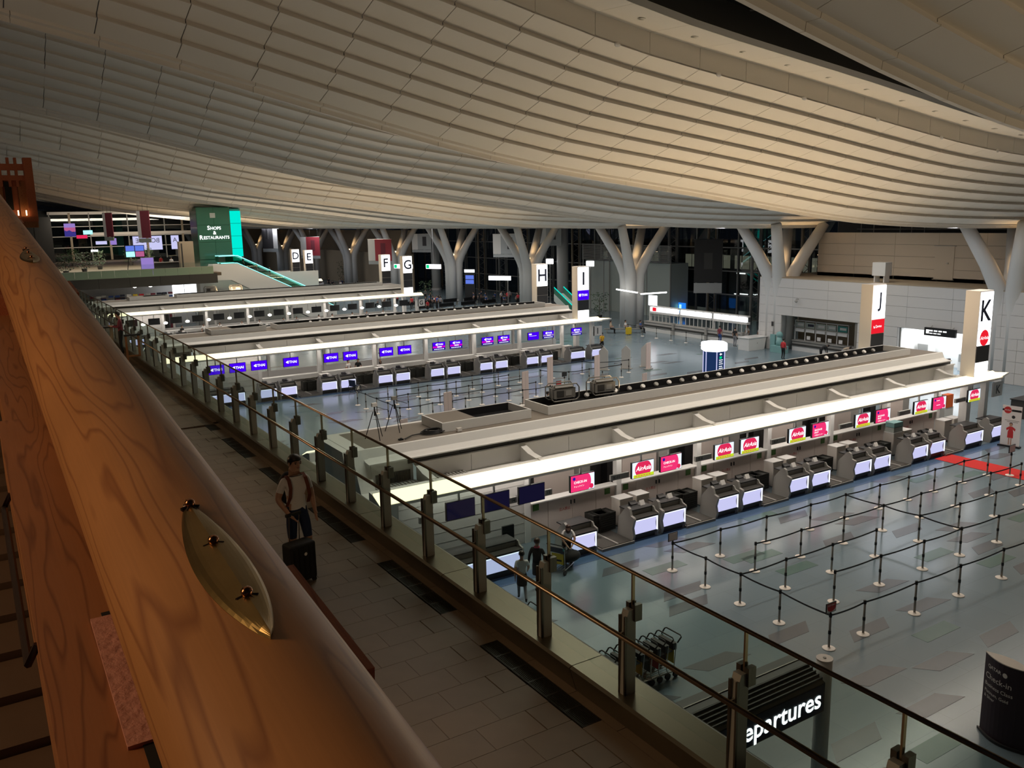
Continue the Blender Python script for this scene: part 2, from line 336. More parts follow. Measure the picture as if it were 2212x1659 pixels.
# ------------------------------------------------------------------ ceiling shells
PW = 2.315; XS = [4.13+PW*i for i in range(-5, 26)]
ROW_DY, ROW_DZ, PAN_D, PAN_Z, PAN_T = 0.81, 0.405, 0.93, 0.275, 0.035
def panel_geo(mb, i, oy=0.0, oz=0.0, gap=0.016):
    xa, xb = XS[i]+gap, XS[i+1]-gap; za, zb = sprof(XS[i]), sprof(XS[i+1]); vs = []
    for x, z in ((xa, za), (xb, zb)):
        vs += [(x, oy, z+oz), (x, oy-PAN_D, z+oz+PAN_Z), (x, oy-PAN_D, z+oz+PAN_Z+PAN_T), (x, oy, z+oz+PAN_T)]
    mb.add(vs, [(0, 1, 5, 4), (1, 2, 6, 5), (2, 3, 7, 6), (3, 0, 4, 7), (0, 3, 2, 1), (4, 5, 6, 7)])
    vs = [(x, oy-PAN_D+d_, z+oz+PAN_Z+h_) for x, z in ((xa, za), (xb, zb)) for d_, h_ in ((.075, .01), (.075, .19), (.10, .19), (.10, .01))]
    mb.add(vs, [(0, 4, 5, 1), (1, 5, 6, 2), (2, 6, 7, 3), (3, 7, 4, 0), (0, 1, 2, 3), (4, 7, 6, 5)])
def lip_geo(mb, i, oy=0.0, gap=0.008):
    xa, xb = XS[i]+0.15+gap, XS[i+1]+0.15-gap; za, zb = sprof(xa), sprof(xb); sec = [(0.0, 0.03), (0.03, -0.09), (0.34, -0.10), (0.36, -0.26), (0.50, -0.26), (0.55, 1.1), (0.3, 1.1), (0.2, 0.1)]
    vs = [(x, oy+p, z+q) for x, z in ((xa, za), (xb, zb)) for p, q in sec]; n = len(sec)
    mb.add(vs, [tuple(range(n)), tuple(range(2*n-1, n-1, -1))]+[(k, (k+1) % n, n+(k+1) % n, n+k) for k in range(n)])
NP = len(XS)-1
PM, LM = [], []
for i in range(NP):
    a = MB(); panel_geo(a, i); PM.append(a.mesh('ceiling_panel', 'ceiling_white'))
    a = MB(); lip_geo(a, i); LM.append(a.mesh('edge_trim', 'ceiling_white'))
SHELL_NAMES = ['above the stanchion queue beside the dark skylight slot', 'over the nearest check-in island', 'over the open floor between the two nearest islands', 'over the middle island', 'behind the middle island', 'over the far island', 'beyond the far island', 'near the end glazing', 'just past the end glazing', 'over the far crowd', 'at the very end of the hall']
for k in range(-1, 10):
    ly = LIP0+k*BAY
    root = sroot('ceiling', 'curved white ceiling shell of stepped panels '+SHELL_NAMES[k+1], (0, ly, 0))
    nrow = 8 if k >= 0 else 5
    if k <= 3:
        for r in range(nrow):
            for i in range(NP): place('ceiling_panel', PM[i], root, (0, -r*ROW_DY, r*ROW_DZ))
        for i in range(NP): place('edge_trim', LM[i], root)
    else:
        a = MB()
        for r in range(nrow):
            for i in range(NP): panel_geo(a, i, -r*ROW_DY, r*ROW_DZ)
        for i in range(NP): lip_geo(a, i)
        a.build('ceiling_panels', 'ceiling_white', root)['kind'] = 'stuff'
    # fascia, soffit with downlights, dark slot and skylight between this shell and the nearer one
    y0 = -nrow*ROW_DY-0.12; z0 = nrow*ROW_DZ-0.15
    fa, so = MB(), MB()
    for i in range(NP):
        xa, xb = XS[i]+0.01, XS[i+1]-0.01; za, zb = sprof(XS[i])+z0, sprof(XS[i+1])+z0
        fa.add([(x, y, z+h) for x, z in ((xa, za), (xb, zb)) for y, h in ((y0, 0), (y0, 0.75), (y0+0.1, 0.75), (y0+0.1, 0))], [(0, 4, 5, 1), (1, 5, 6, 2), (2, 6, 7, 3), (3, 7, 4, 0), (0, 1, 2, 3), (4, 7, 6, 5)])
        so.add([(x, y, z+h) for x, z in ((xa, za), (xb, zb)) for y, h in ((y0+0.1, 0.75), (y0-1.9, 0.62), (y0-1.9, 0.9), (y0+0.1, 0.95))], [(0, 4, 5, 1), (1, 5, 6, 2), (2, 6, 7, 3), (3, 7, 4, 0), (0, 1, 2, 3), (4, 7, 6, 5)])
    if k == 0:
        for i in range(NP):
            for mbx, nm in ((fa, 'fascia_panel'), (so, 'soffit_panel')):
                q = MB(); q.add(mbx.v[i*8:i*8+8], [(0, 4, 5, 1), (1, 5, 6, 2), (2, 6, 7, 3), (3, 7, 4, 0), (0, 1, 2, 3), (4, 7, 6, 5)]); q.build(nm, 'ceiling_white', root)
            x = (XS[i]+XS[i+1])/2; z = sprof(x)+z0
            if 12 < x < 62:
                q = MB(); q.lathe([(0.15, 0.0), (0.15, -0.02), (0.10, -0.025), (0.09, 0.03)], 16, (x, y0-0.95, z+0.70)); q.build('downlight', 'steel', root)
                
                if i % 2: q = MB(); q.ball((XS[i]+0.9, y0-0.02, z+0.04), (0.13, 0.05, 0.09), 12, 6); q.build('uplight_dome', 'white', root)
    else:
        fa.build('fascia', 'ceiling_white', root); so.build('soffit', 'ceiling_white', root)
    sk = MB(); be = MB(); fr = MB()
    for i in range(NP):
        xa, xb = XS[i], XS[i+1]; za, zb = sprof(xa)+z0, sprof(xb)+z0; yb = -BAY+0.52
        sk.add([(xa, y0-1.9, za+1.6), (xb, y0-1.9, zb+1.6), (xb, yb, zb+0.6), (xa, yb, za+0.6)], [(0, 1, 2, 3)])
        be.add([(x, y, z+h) for x, z in ((xa, za), (xb, zb)) for y, h in ((y0-1.92, 0.62), (y0-2.25, 0.70), (y0-2.25, 1.6), (y0-1.92, 1.6))], [(0, 4, 5, 1), (1, 5, 6, 2), (2, 6, 7, 3), (3, 7, 4, 0)])
        if k == 0 and 0 <= i < NP:
            fr.tube([(xa, y0-2.0, za+1.56), (xa, yb, za+0.56)], 0.04, 4)
    be.build('slot_frame', 'charcoal', root)
    sk.build('skylight', 'black', root)
    if k == 0:
        for yy in (-10.5, -12.5, -14.5, -16.5):
            t_ = (yy-(y0-1.9))/((-BAY+0.52)-(y0-1.9))
            fr.tube([(x, yy, sprof(x)+z0+1.56-1.0*t_) for x in XS], 0.035, 4)
        fr.build('skylight_mullion', 'mid_grey', root)

# ------------------------------------------------------------------ branching columns
def column(k):
    y = (LIP0+k*BAY)*1.026
    t = thing('column', 'white steel column of four pipes forking into branches under the ceiling', 'column', (XC, y, 0), 0, 'branching columns along the far side of the hall')
    z_top = 10.55
    for sx in (-1, 1):
        for sy in (-1, 1):
            a = MB(); a.tube([(sx*.52, sy*.42, 0), (sx*.52, sy*.42, 4.6), (sx*.62, sy*.46, 5.6), (sx*.95, sy*.62, 6.5), (sx*1.6, sy*1.0, 7.9), (sx*3.0, sy*1.9, z_top)], [.60, .60, .60, .56, .50, .42], 16)
            a.build('branch_pipe', 'col_paint', t, smooth=True)
    a = MB(); a.box(-1.0, -0.9, 0, 1.0, 0.9, 0.25); a.build('base_plinth', 'col_paint', t)
    a = MB(); a.lathe([(0.10, 0), (0.13, 0.18), (0.10, 0.2)], 12, (0.0, 0.0, 6.45)); a.build('uplight', 'e_warm', t)
    spot_light('column_uplight', (XC, y, 6.7), 520, (1.0, 0.62, 0.28), 2.5, (XC, y, 10.5), 0.15, 0.8)
    return t
for k in range(0, 10): column(k)

# ------------------------------------------------------------------ right-hand walls
def wall_panels(root, x, y0, y1, z0, z1, py, pz, m, holes=()):
    """panels of a wall facing -x, each its own piece with an open joint"""
    ny = max(1, round((y1-y0)/py)); nz = max(1, round((z1-z0)/pz)); cache = {}
    for i in range(ny):
        for j in range(nz):
            a0, a1 = y0+(y1-y0)*i/ny, y0+(y1-y0)*(i+1)/ny; b0, b1 = z0+(z1-z0)*j/nz, z0+(z1-z0)*(j+1)/nz
            cut = None
            for h in holes:
                if a0 < h[1]-.05 and a1 > h[0]+.05 and b0 < h[3]-.05 and b1 > h[2]+.05: cut = h
            if cut: continue
            a = MB(); a.box(x, a0+.008, b0+.008, x+.12, a1-.008, b1-.008); a.build('wall_panel', m, root)
wr = sroot('wall_right', 'white panelled wall on the far side with a counter alcove and a lit doorway')
bk = MB(); bk.box(57.78, 49.0, 0, 57.82, 51.2, 6.05); bk.box(57.82, 41.0, 0, 57.9, 41.8, 6.05); bk.box(57.82, 37.9, 0, 57.9, 41.2, 6.05); bk.box(57.82, 10, 0, 57.9, 32.8, 6.05)
bk.box(57.82, 10, 3.0, 57.9, 51.2, 6.05); bk.build('wall_core', 'mid_grey', wr)
wall_panels(wr, 57.7, 10.0, 51.2, 3.02, 6.1, 3.4, 0.77, 'wall_white')
wall_panels(wr, 57.7, 48.9, 51.2, 0, 3.02, 2.3, 0.75, 'wall_white'); wall_panels(wr, 57.7, 38.1, 41.5, 0, 3.02, 3.4, 0.75, 'wall_white'); wall_panels(wr, 57.7, 10.0, 32.7, 0, 3.02, 3.3, 0.75, 'wall_white')
a = MB(); a.box(57.7, 51.2, 0, 62.0, 51.32, 6.1); a.build('end_return', 'wall_white', wr)
a = MB(); a.box(57.7, 9, 6.1, 66.0, 51.3, 6.16); a.build('ledge', 'tan_wall', wr)
a = MB(); a.box(60.3, 41.0, 0, 60.4, 49.2, 3.1); a.box(57.8, 41.0, 3.02, 60.4, 49.2, 3.1); a.box(57.8, 41.2, 0, 60.4, 41.3, 3.02); a.build('alcove_lining', 'tan_wall', wr)
wu = sroot('wall_right_upper', 'beige set-back upper wall with a flush service door')
wall_panels(wu, 61.8, 9.0, 48.7, 6.16, 9.78, 3.6, 0.9, 'upper_beige')
a = MB(); a.box(61.95, 9, 6.1, 62.1, 48.7, 9.78); a.build('wall_core', 'mid_grey', wu)
a = MB(); a.box(61.80, 9, 6.16, 61.83, 48.7, 6.45); a.build('skirting', 'tan_wall', wu)
d = struct(MB().box(61.76, 36.6, 6.35, 61.80, 38.1, 8.8).build('door_1', 'upper_beige'), 'flush beige service door in the upper wall')
MB().box(61.70, 37.0, 7.5, 61.76, 37.15, 7.6).build('door_handle', 'steel', d); MB().box(61.72, 36.5, 6.30, 61.80, 38.2, 6.36).build('door_sill', 'steel', d); MB().box(61.74, 36.5, 8.8, 61.80, 38.2, 8.84).build('door_frame', 'grey', d)
# dark plant zone above the upper wall with thin pipes
a = MB(); a.box(66.0, 5, 0, 66.3, 50, 14); struct(a.build('wall_plant', 'black'), 'dark recess above the upper wall')
for i, (y, z) in enumerate(((14.0, 9.95), (30.0, 10.0))):
    a = MB(); a.tube([(64, y, z), (64, y+16.6, z)], 0.05, 6); tag(a.build('pipe', 'grey'), 'thin grey pipe running along the dark recess above the beige wall', 'pipe', 'pipes above the upper wall')
for yv in (40.5, 41.6, 42.6, 45.0, 46.2):
    a = MB(); a.tube([(64, yv, 6.1), (64, yv, 12.0)], 0.04, 6); tag(a.build('hanger_rod', 'grey'), 'thin upright rod in the dark recess above the beige wall', 'rod', 'rods above the upper wall')
# lit doorway: security entrance
dr = sroot('door_2', 'brightly lit opening in the white wall with a hanging black sign')
a = MB(); a.box(61.0, 32.4, 0, 61.1, 38.4, 3.1); a.build('lit_back_wall', 'white', dr)
a = MB(); a.box(57.8, 32.6, 3.0, 61.1, 38.2, 3.06); a.build('opening_ceiling', 'white', dr)
for yy in (32.6, 38.0):
    a = MB(); a.box(57.75, yy, 0, 61.0, yy+.12, 3.0); a.build('jamb', 'white', dr)
a = MB(); a.box(58.2, 33.0, 2.96, 60.8, 37.8, 2.99); a.build('luminous_ceiling', 'e_room', dr)
area_light('opening_light', (59.5, 35.4, 2.9), 2.4, 4.5, 130, (0.95, 0.98, 1.0))
t = thing('hanging_sign', 'black hanging direction sign with white lettering above the lit opening', 'sign', (57.4, 34.6, 3.0))
MB().box(-.1, -1.15, -.28, .1, 1.15, .28).build('board', 'black', t)
MB().box(-.112, .78, -.14, -.105, 1.0, .14).build('pictogram', 'e_text', t)
for i in range(4): MB().box(-.112, .5-.34*i, .03, -.105, .76-.34*i, .13).build('word_block', 'e_text', t)
for i in range(3): MB().box(-.112, .5-.3*i, -.14, -.105, .74-.3*i, -.07).build('word_block', 'e_text', t)
for yy in (-.8, .8): MB().tube([(0, yy, .2), (.32, yy, .4)], .02, 6).build('hanger', 'steel', t)
for (y, h, l, w_, nm, lb) in ((37.3, 1.75, .9, .9, 'screening_cabinet', 'white cabinet just inside the lit opening'), (34.4, 1.3, .5, .5, 'notice_stand', 'grey stand with papers inside the lit opening')):
    t = thing(nm, lb, 'cabinet', (60.2, y, 0)); MB().box(-l/2, -w_/2, 0, l/2, w_/2, h).build('body', 'white', t); MB().box(-l/2-.02, -w_/2+.05, h*.5, -l/2, w_/2-.05, h-.1).build('front', 'grey', t)
t = thing('framed_notice', 'framed white notice on the lit back wall', 'notice', (60.95, 33.1, 2.1)); MB().box(-.04, -.5, -.35, 0, .5, .35).build('frame', 'grey', t); MB().box(-.05, -.45, -.3, -.04, .45, .3).build('paper', 'paper', t)
# camera and call point on the wall
t = thing('security_camera', 'small dome camera on a bracket on the white wall', 'camera', (57.7, 47.2, 4.45)); MB().box(-.3, -.04, 0, 0, .04, .06).build('bracket', 'grey', t); MB().ball((-.28, 0, -.14), .12).build('dome', 'grey', t, smooth=True)
t = thing('speaker_grille', 'small grey wall speaker below the security camera', 'speaker', (57.7, 49.75, 2.2)); MB().box(-.05, -.15, -.22, 0, .15, .22).build('housing', 'grey', t); MB().box(-.055, -.11, -.18, -.05, .11, .18).build('mesh', 'dark', t)
t = thing('speaker_grille', 'small grey wall speaker right of the last letter pylon', 'speaker', (57.7, 28.9, 3.3)); MB().box(-.05, -.15, -.22, 0, .15, .22).build('housing', 'grey', t); MB().box(-.055, -.11, -.18, -.05, .11, .18).build('mesh', 'dark', t)
t = thing('roof_unit', 'white box unit on legs on the wall ledge', 'cabinet', (58.6, 40.3, 6.16)); MB().box(-.4, -.55, .5, .4, .55, 1.5).build('box', 'white', t)
for yy in (-.45, .35): MB().box(-.3, yy, 0, .3, yy+.1, .5).build('leg', 'white', t)
# ------------------------------------------------------------------ glazed curtain wall behind the columns
XG = 72.0
cw = sroot('window_1', 'tall dark curtain wall of glass panes and steel mullions behind the columns')
PY, zs = 3.2, [0, 2.6, 5.2, 7.8, 10.6]
ylist = [48.0+PY*i for i in range(34)]
pm = MB().box(0, 0.05, 0.05, 0.03, PY-0.05, 2.5).mesh('pane', 'window_glass')
pm2 = MB().box(0, 0.05, 0.05, 0.03, PY-0.05, 2.7).mesh('pane', 'window_glass')
mm = MB().box(-.14, -.07, 0, .14, .07, 10.8).mesh('mullion', 'grey')
for y in ylist:
    place('mullion', mm, cw, (XG, y, 0))
    for z in zs[:-1]: place('pane', pm2 if z == 7.8 else pm, cw, (XG, y, z))
tm = MB().box(-.10, 0, -.06, .10, PY*34, .06).mesh('transom', 'grey')
for z in zs: place('transom', tm, cw, (XG, 48.0, z))
# trussed wind posts in front of the glass
def wind_post(y, i):
    t = thing('truss_post', 'tall slim steel truss post standing before the dark glass wall', 'post', (XG-1.6, y, 0), 0, 'truss posts along the glass wall')
    for dx in (0, 1.1):
        a = MB(); a.cyl(dx, 0, 0, 10.7, .16 if dx == 0 else .09, 10); a.build('tube', 'tan_wall' if i % 2 else 'grey', t, smooth=True)
    a = MB()
    for j in range(8): a.tube([(0, 0, j*1.33), (1.1, 0, j*1.33+.66)], .035, 5); a.tube([(1.1, 0, j*1.33+.66), (0, 0, j*1.33+1.33)], .035, 5)
    a.build('bracing', 'grey', t)
for i in range(15): wind_post(51.0+6.4*i, i)
for y in (89.0, 125.0): # big plain round piers behind
    t = thing('round_pier', 'thick plain round pier behind the branching columns', 'pier', (66.0, y+3, 0), 0, 'round piers behind the columns'); MB().cyl(0, 0, 0, 10.8, .75, 20).build('shaft', 'col_paint', t, smooth=True); MB().cyl(0, 0, 0, .3, .85, 20).build('base', 'col_paint', t)
# apron buildings seen through the glass
tb = thing('apron_building', 'low building with lit yellowish windows beyond the dark glass', 'building', (95, 60, 0))
MB().box(0, -30, -.3, 14, 70, 7.2).build('wall', 'black', tb)
for i in range(18):
    y = -26+i*5.1; lit = RND.random() < .75
    f_ = MB().box(-.08, y, 3.5, 0, y+4.4, 5.6).build('window', 'mid_grey', tb)
    for j in range(3): MB().box(-.10, y+.1+j*1.45, 3.6, -.08, y+1.4+j*1.45, 5.5).build('pane', 'e_dim' if lit else 'dark', f_)
for i in range(12): MB().box(-.3, -24+i*7.3, 2.9, -.2, -24+i*7.3+RND.uniform(1.2, 4.5), 3.05).build('light_tube', 'e_white', tb)
# outdoor lamp row and blue info screen seen through the lower panes
for i, y in enumerate((66.5, 68.6, 70.0, 71.2, 73.0, 75.5)):
    t = thing('tube_light', 'short bright tube light outside the glass wall', 'light', (78, y, 2.2-.05*i), 0, 'tube lights outside the glass'); MB().box(-.05, 0, -.06, .05, 1.2 if i % 2 else .3, .06).build('tube', 'e_white', t); MB().box(-.05, -.06, .06, .05, 1.3, .1).build('housing', 'dark', t); MB().box(-.04, .1, -2.6, .04, .18, .06).build('post', 'dark', t)
t = thing('info_screen', 'bright blue information screen near the glass wall', 'screen', (68.0, 71.2, .55)); MB().box(0, 0, 0, .1, 2.1, 1.15).build('panel', 'e_blue', t)
a = MB(); [a.box(-.02, .12+.5*j, .2, -.005, .45+.5*j, .95) for j in range(1, 4)]; a.build('text_block', 'e_cyan2', t); MB().box(.1, .9, -.5, .2, 1.2, .3).build('mount', 'dark', t)

# ------------------------------------------------------------------ gallery (4th-floor walkway)
GX0, GX1 = 0.6, 5.05
tile_mat('gallery_far', (0.15, 0.112, 0.078), (0.075, 0.056, 0.04), 0.59, 0.408, 0.55, 0.006, 0.06)
mat('gallery_tile', (0.15, 0.112, 0.078), 0.5, noise=0.18, nscale=3); mat('gallery_tile2', (0.165, 0.122, 0.084), 0.5, noise=0.18, nscale=3); mat('grate', (0.05, 0.05, 0.045), 0.4, 0.6); mat('pit', (0.006, 0.006, 0.006), 0.8)
g = MB(); g.box(GX0, -8, ZW-0.5, 5.4, 98, ZW-0.03); g.box(GX0, -8, ZW-.03, 5.06, 4.35, ZW); g.box(GX0, 22.1, ZW-.03, 5.06, 98, ZW)
gal = struct(g.build('floor_gallery', 'gallery_far'), 'brown stone paving of the raised gallery walkway')
TL, TW = 0.59, 0.408
tms = [MB().box(0.0025, 0.0025, -.03, TL-.0025, TW-.0025, 0).mesh('paving_tile', m) for m in ('gallery_tile', 'gallery_tile2')]
strip_t = [MB().box(0.003, 0.004, -.03, .147, TW*2-.004, 0).mesh('paving_tile', m) for m in ('gallery_tile', 'gallery_tile2')]
nt_ = 0
for r in range(43):
    y = 4.35+r*TW; off = (0.0, 0.30)[r % 2]
    for c in range(5):
        x = 4.65-TL*(c+1)+(-off if r % 2 else 0)
        if nt_ < 250: place('paving_tile', tms[(r*7+c*3) % 5 == 0], gal, (x, y, ZW)); nt_ += 1
    if r % 2: 
        q = MB().box(4.65-.29, 0.004, -.03, 4.65-.006, TW-.004, 0).build('paving_tile', 'gallery_tile', gal, (0, y, ZW))
        nt_ += 1
for r in range(22): place('paving_tile', strip_t[r % 3 == 0], gal, (4.905, 4.35+r*TW*2, ZW))
GR = [(6.22+3.03*i) for i in range(-1, 11)]
full = MB(); a = MB()
def grate_parts(y, L=2.03):
    t = thing('floor_grate', 'long dark slotted drain grate set in the brown paving', 'grate', (4.67, y, ZW), 0, 'drain grates along the gallery')
    MB().box(0, 0, -.06, .23, L, -.045).build('pit', 'pit', t)
    fr = MB(); fr.box(0, 0, -.04, .008, L, .002); fr.box(.222, 0, -.04, .23, L, .002); fr.box(0, 0, -.04, .23, .008, .002); fr.box(0, L-.008, -.04, .23, L, .002)
    for q in (L/6, L/3, L/2, L*2/3, L*5/6): fr.box(0, q-.012, -.04, .23, q+.012, .001)
    fr.build('frame', 'grate', t)
    sm = MB().box(0, 0, -.035, .007, L, 0).mesh('slat', 'grate')
    for j in range(10): place('slat', sm, t, (.018+j*.0207, 0, 0))
for y in GR: grate_parts(y)
for y0_, y1_ in ((4.35, 6.22),) + tuple((GR[i]+2.03, GR[i+1]) for i in range(1, 6)):   # paving between the grates
    MB().box(4.655, y0_+.004, ZW-.03, 4.9, y1_-.004, ZW).build('paving_tile', 'gallery_tile', gal)
# metal kerb
kerb = struct(MB().box(5.06, -8, ZW-.5, 5.42, 98, ZW+.27).build('trim_1', 'mid_grey'), 'brushed metal kerb at the foot of the glass balustrade')
kp = MB(); kp.prism([(4.93, ZW+.285), (4.965, ZW+.305), (5.36, ZW+.305), (5.40, ZW+.28), (5.40, ZW+.05), (5.06, ZW+.05), (5.06, ZW+.0), (5.02, ZW+.0)], 'y', 0.006, 2.914)
kpm = kp.mesh('kerb_panel', 'brushed')
for i in range(-2, 16): place('kerb_panel', kpm, kerb, (0, 6.81-2.92+2.92*i, 0))
# balustrade
PYB = 1.455
bal = thing('glass_balustrade', 'glass balustrade with steel posts and two rails beside the gallery walkway', 'balustrade', (5.12, 0, ZW+.3))
post = MB(); post.prism([(-.075, 0), (.06, 0), (.06, .86), (.03, .90), (-.03, .90), (-.05, .84)], 'y', -.045, .045)
pmesh = post.mesh('post', 'post_grey')
edge = MB(); edge.box(-.082, -.05, 0, -.06, -.03, .85); edge.box(-.082, .03, 0, -.06, .05, .85); emesh = edge.mesh('post_edge', 'dark_steel')
clamp = MB(); clamp.box(.03, -.07, .78, .12, -.02, .95); clamp.box(.03, .02, .78, .12, .07, .95); cmesh = clamp.mesh('glass_clamp', 'dark_steel')
brk = MB(); brk.tube([(-.03, 0, .68), (-.12, 0, .66)], .014, 8); bmesh_ = brk.mesh('rail_bracket', 'steel')
gm = MB().box(.055, .012, -.02, .067, PYB-.012, 1.26).mesh('glass_pane', 'rail_glass')
jm = MB().box(.045, -.009, .5, .078, .009, 1.26).mesh('joint_strip', 'bronze_rail')
for i in range(-4, 64):
    y = 6.08+PYB*i
    if i < 50:
        p = place('post', pmesh, bal, (0, y, 0)); place('post_edge', emesh, p); place('glass_clamp', cmesh, p); place('rail_bracket', bmesh_, p)
        place('joint_strip', jm, bal, (0, y, 0))
    place('glass_pane', gm, bal, (0, y, 0))
MB().tube([(-.13, -6, .665), (-.13, 92, .665)], .026, 12).build('handrail', 'bronze_rail', bal, smooth=True)
MB().tube([(.061, -6, 1.265), (.061, 92, 1.265)], .020, 10).build('top_rail', 'bronze_rail', bal, smooth=True)

# ------------------------------------------------------------------ wooden bridge railing in the foreground
RISE = math.radians(5.73)
rail = thing('bridge_railing', 'thick rounded cedar bridge rail with brass plates right beside the viewer', 'railing', (0, 0, CAM_H))
rail.rotation_euler = (RISE, 0, 0)     # local y runs up along the rail
R_, CXr, CZr = 0.14, 0.277, -0.769
lg = MB(); n = 40; vs = []; ys = [-1.2+0.25*i for i in range(64)]
for y in ys:
    for k in range(n):
        t_ = 2*PI*k/n; wob = 1+0.004*math.sin(5*t_+y)
        vs.append((CXr+R_*wob*math.cos(t_), y, CZr+R_*wob*math.sin(t_)))
fs = [(i*n+k, i*n+(k+1) % n, (i+1)*n+(k+1) % n, (i+1)*n+k) for i in range(len(ys)-1) for k in range(n)]
lg.add(vs, fs+[tuple(range(n)), tuple(range(len(ys)*n-1, (len(ys)-1)*n-1, -1))]); lg.build('top_log', 'cedar', rail, smooth=True)
lb = MB(); lb.box(0.033, -1.2, -1.15, 0.40, 3.16, -0.945); lb.build('beam', 'cedar_dark', rail)
lb = MB(); lb.box(0.06, 3.16, -1.25, 0.38, 14.0, -1.06); lb.build('beam', 'cedar_dark', rail)
lb = MB(); lb.box(0.12, -1.2, -1.9, 0.34, 14.0, -1.72); lb.build('beam', 'cedar_dark', rail)
tn = MB(); tn.box(0.128, 1.275, -0.96, 0.166, 1.705, -0.938); o_ = tn.build('tenon', 'end_grain', rail)
tn = MB(); tn.box(0.150, 1.20, -0.948, 0.176, 1.73, -0.9435); tn.build('mortise', 'pit', rail)
for y in (1.32, 5.66, 10.0):
    a = MB(); a.box(0.12, y-.02, -2.4, 0.34, y+.42, -0.96); a.build('post', 'cedar_red', rail)
    a = MB(); a.box(0.30, y-.02, -1.10, 0.558, y+.44, -0.952); a.build('cross_block', 'cedar_red', rail)
for i in range(30):
    a = MB(); a.box(0.20, -0.9+i*.42, -1.72, 0.25, -0.78+i*.42, -1.2); a.build('baluster', 'cedar_dark', rail)
ir = MB(); ir.tube([(0.034, 1.75, -.99), (0.014, 1.75, -1.03), (0.014, 2.6, -1.03), (0.034, 2.6, -.99)], .008, 6); ir.build('iron_strap', 'iron', rail)
def brass_plate(y0, y1):
    L = y1-y0; p = MB(); nu, nv = 24, 12; W = 0.042
    vs = []; fs = []
    for i in range(nu+1):
        u = i/nu; hw = W*(max(0.0, math.sin(PI*u))**0.72)*(1.06-.12*u)
        for j in range(nv+1):
            q = -1+2*j/nv; x = q*hw; ang = x/R_
            ridge = 0.0085*(1-abs(q))+0.004*(1-abs(q)**6)
            rr_ = R_+0.001+ridge
            vs.append((CXr+rr_*math.sin(ang), y0+L*u, CZr+rr_*math.cos(ang)))
    for i in range(nu):
        for j in range(nv): fs.append((i*(nv+1)+j, i*(nv+1)+j+1, (i+1)*(nv+1)+j+1, (i+1)*(nv+1)+j))
    p.add(vs, fs)
    b0 = len(vs); rim = []      # turned-down rim
    for j in (0, nv):
        for i in range(nu):
            a0, a1 = vs[i*(nv+1)+j], vs[(i+1)*(nv+1)+j]
            dn = lambda v: (CXr+(v[0]-CXr)*.965, v[1], CZr+(v[2]-CZr)*.965)
            p.add([a0, a1, dn(a1), dn(a0)], [(0, 1, 2, 3)])
    pl = p.build('brass_plate', 'brass', rail)
    for u in (0.22, 0.60, 0.93):
        c = (CXr, y0+L*u, CZr+R_+0.008)
        k = MB(); k.ball((c[0], c[1], c[2]+.009), (.0085, .0085, .008), 14, 8); k.build('nail', 'copper', pl, smooth=True)
        k = MB(); nr = 30
        vv = [(c[0]+(.0135+.0026*math.cos(6*2*PI*m/nr))*math.cos(2*PI*m/nr), c[1]+(.0135+.0026*math.cos(6*2*PI*m/nr))*math.sin(2*PI*m/nr), c[2]+.001+.002*math.cos(6*2*PI*m/nr)) for m in range(nr)]
        k.add(vv+[(c[0], c[1], c[2]+.007)], [(m, (m+1) % nr, nr) for m in range(nr)]); k.add([(v[0], v[1], v[2]-.004) for v in vv]+vv, [(m, (m+1) % nr, nr+(m+1) % nr, nr+m) for m in range(nr)])
        k.build('nail_washer', 'iron', pl)
PLATES = [(0.98, 1.46), (4.62, 5.10), (8.26, 8.74)]
for p_ in PLATES: brass_plate(*p_)
# bridge deck beside the rail
dk = sroot('floor_bridge', 'dark plank deck of the wooden bridge beside the rail', (0, 0, 0))
pk = MB().box(-2.6, 0.004, -.06, 0.1, .296, 0).mesh('deck_plank', 'planks')
for i in range(-6, 44):
    place('deck_plank', pk, dk, (0, i*.3, 9.55+i*.03))
# timber stage tower at the end of the bridge
tw = thing('timber_tower', 'orange timber lattice tower beyond the far end of the bridge rail', 'tower', (0, 0, 0))
def tower_part(nm, m, x0, y0, z0, x1, y1, z1): return MB().box(x0, y0, z0, x1, y1, z1).build(nm, m, tw)

for i in range(9): tower_part('board', 'cedar_red' if i % 2 else 'cedar_dark', -1.0+i*.26, 20.0+.03*(i % 2), 11.68, -1.0+i*.26+.25, 20.12, 12.45)
tower_part('corner_post', 'cedar_red', 1.22, 19.9, 11.62, 1.37, 20.2, 12.86); tower_part('sill', 'cedar_red', -1.0, 19.88, 11.62, 1.36, 20.1, 11.72)
tower_part('top_rail', 'cedar_red', -1.0, 19.95, 12.62, 1.3, 20.1, 12.74); tower_part('mid_rail', 'cedar_red', -1.0, 19.95, 12.42, 1.3, 20.12, 12.52)
for x in (-.6, -.2, .2, .55, .78, .93, 1.06): tower_part('upright', 'cedar_red', x, 19.96, 12.3, x+.05, 20.1, 12.86)
for x in (.45, .85): tower_part('dark_slot', 'pit', x, 19.97, 11.85, x+.12, 20.0, 12.4)
for x in (1.02, 1.16): tower_part('lamp', 'e_warm', x, 19.86, 11.74, x+.02, 19.9, 11.84)
tower_part('back_wall', 'cedar_dark', -1.0, 22.0, 11.5, 1.36, 22.1, 12.6); tower_part('floor', 'cedar_dark', -1.0, 19.9, 11.5, 1.36, 22.1, 11.62)
for x in (-.9, 0.0): tower_part('leg', 'cedar_dark', x, 20.5, 9.9, x+.2, 20.7, 11.6)
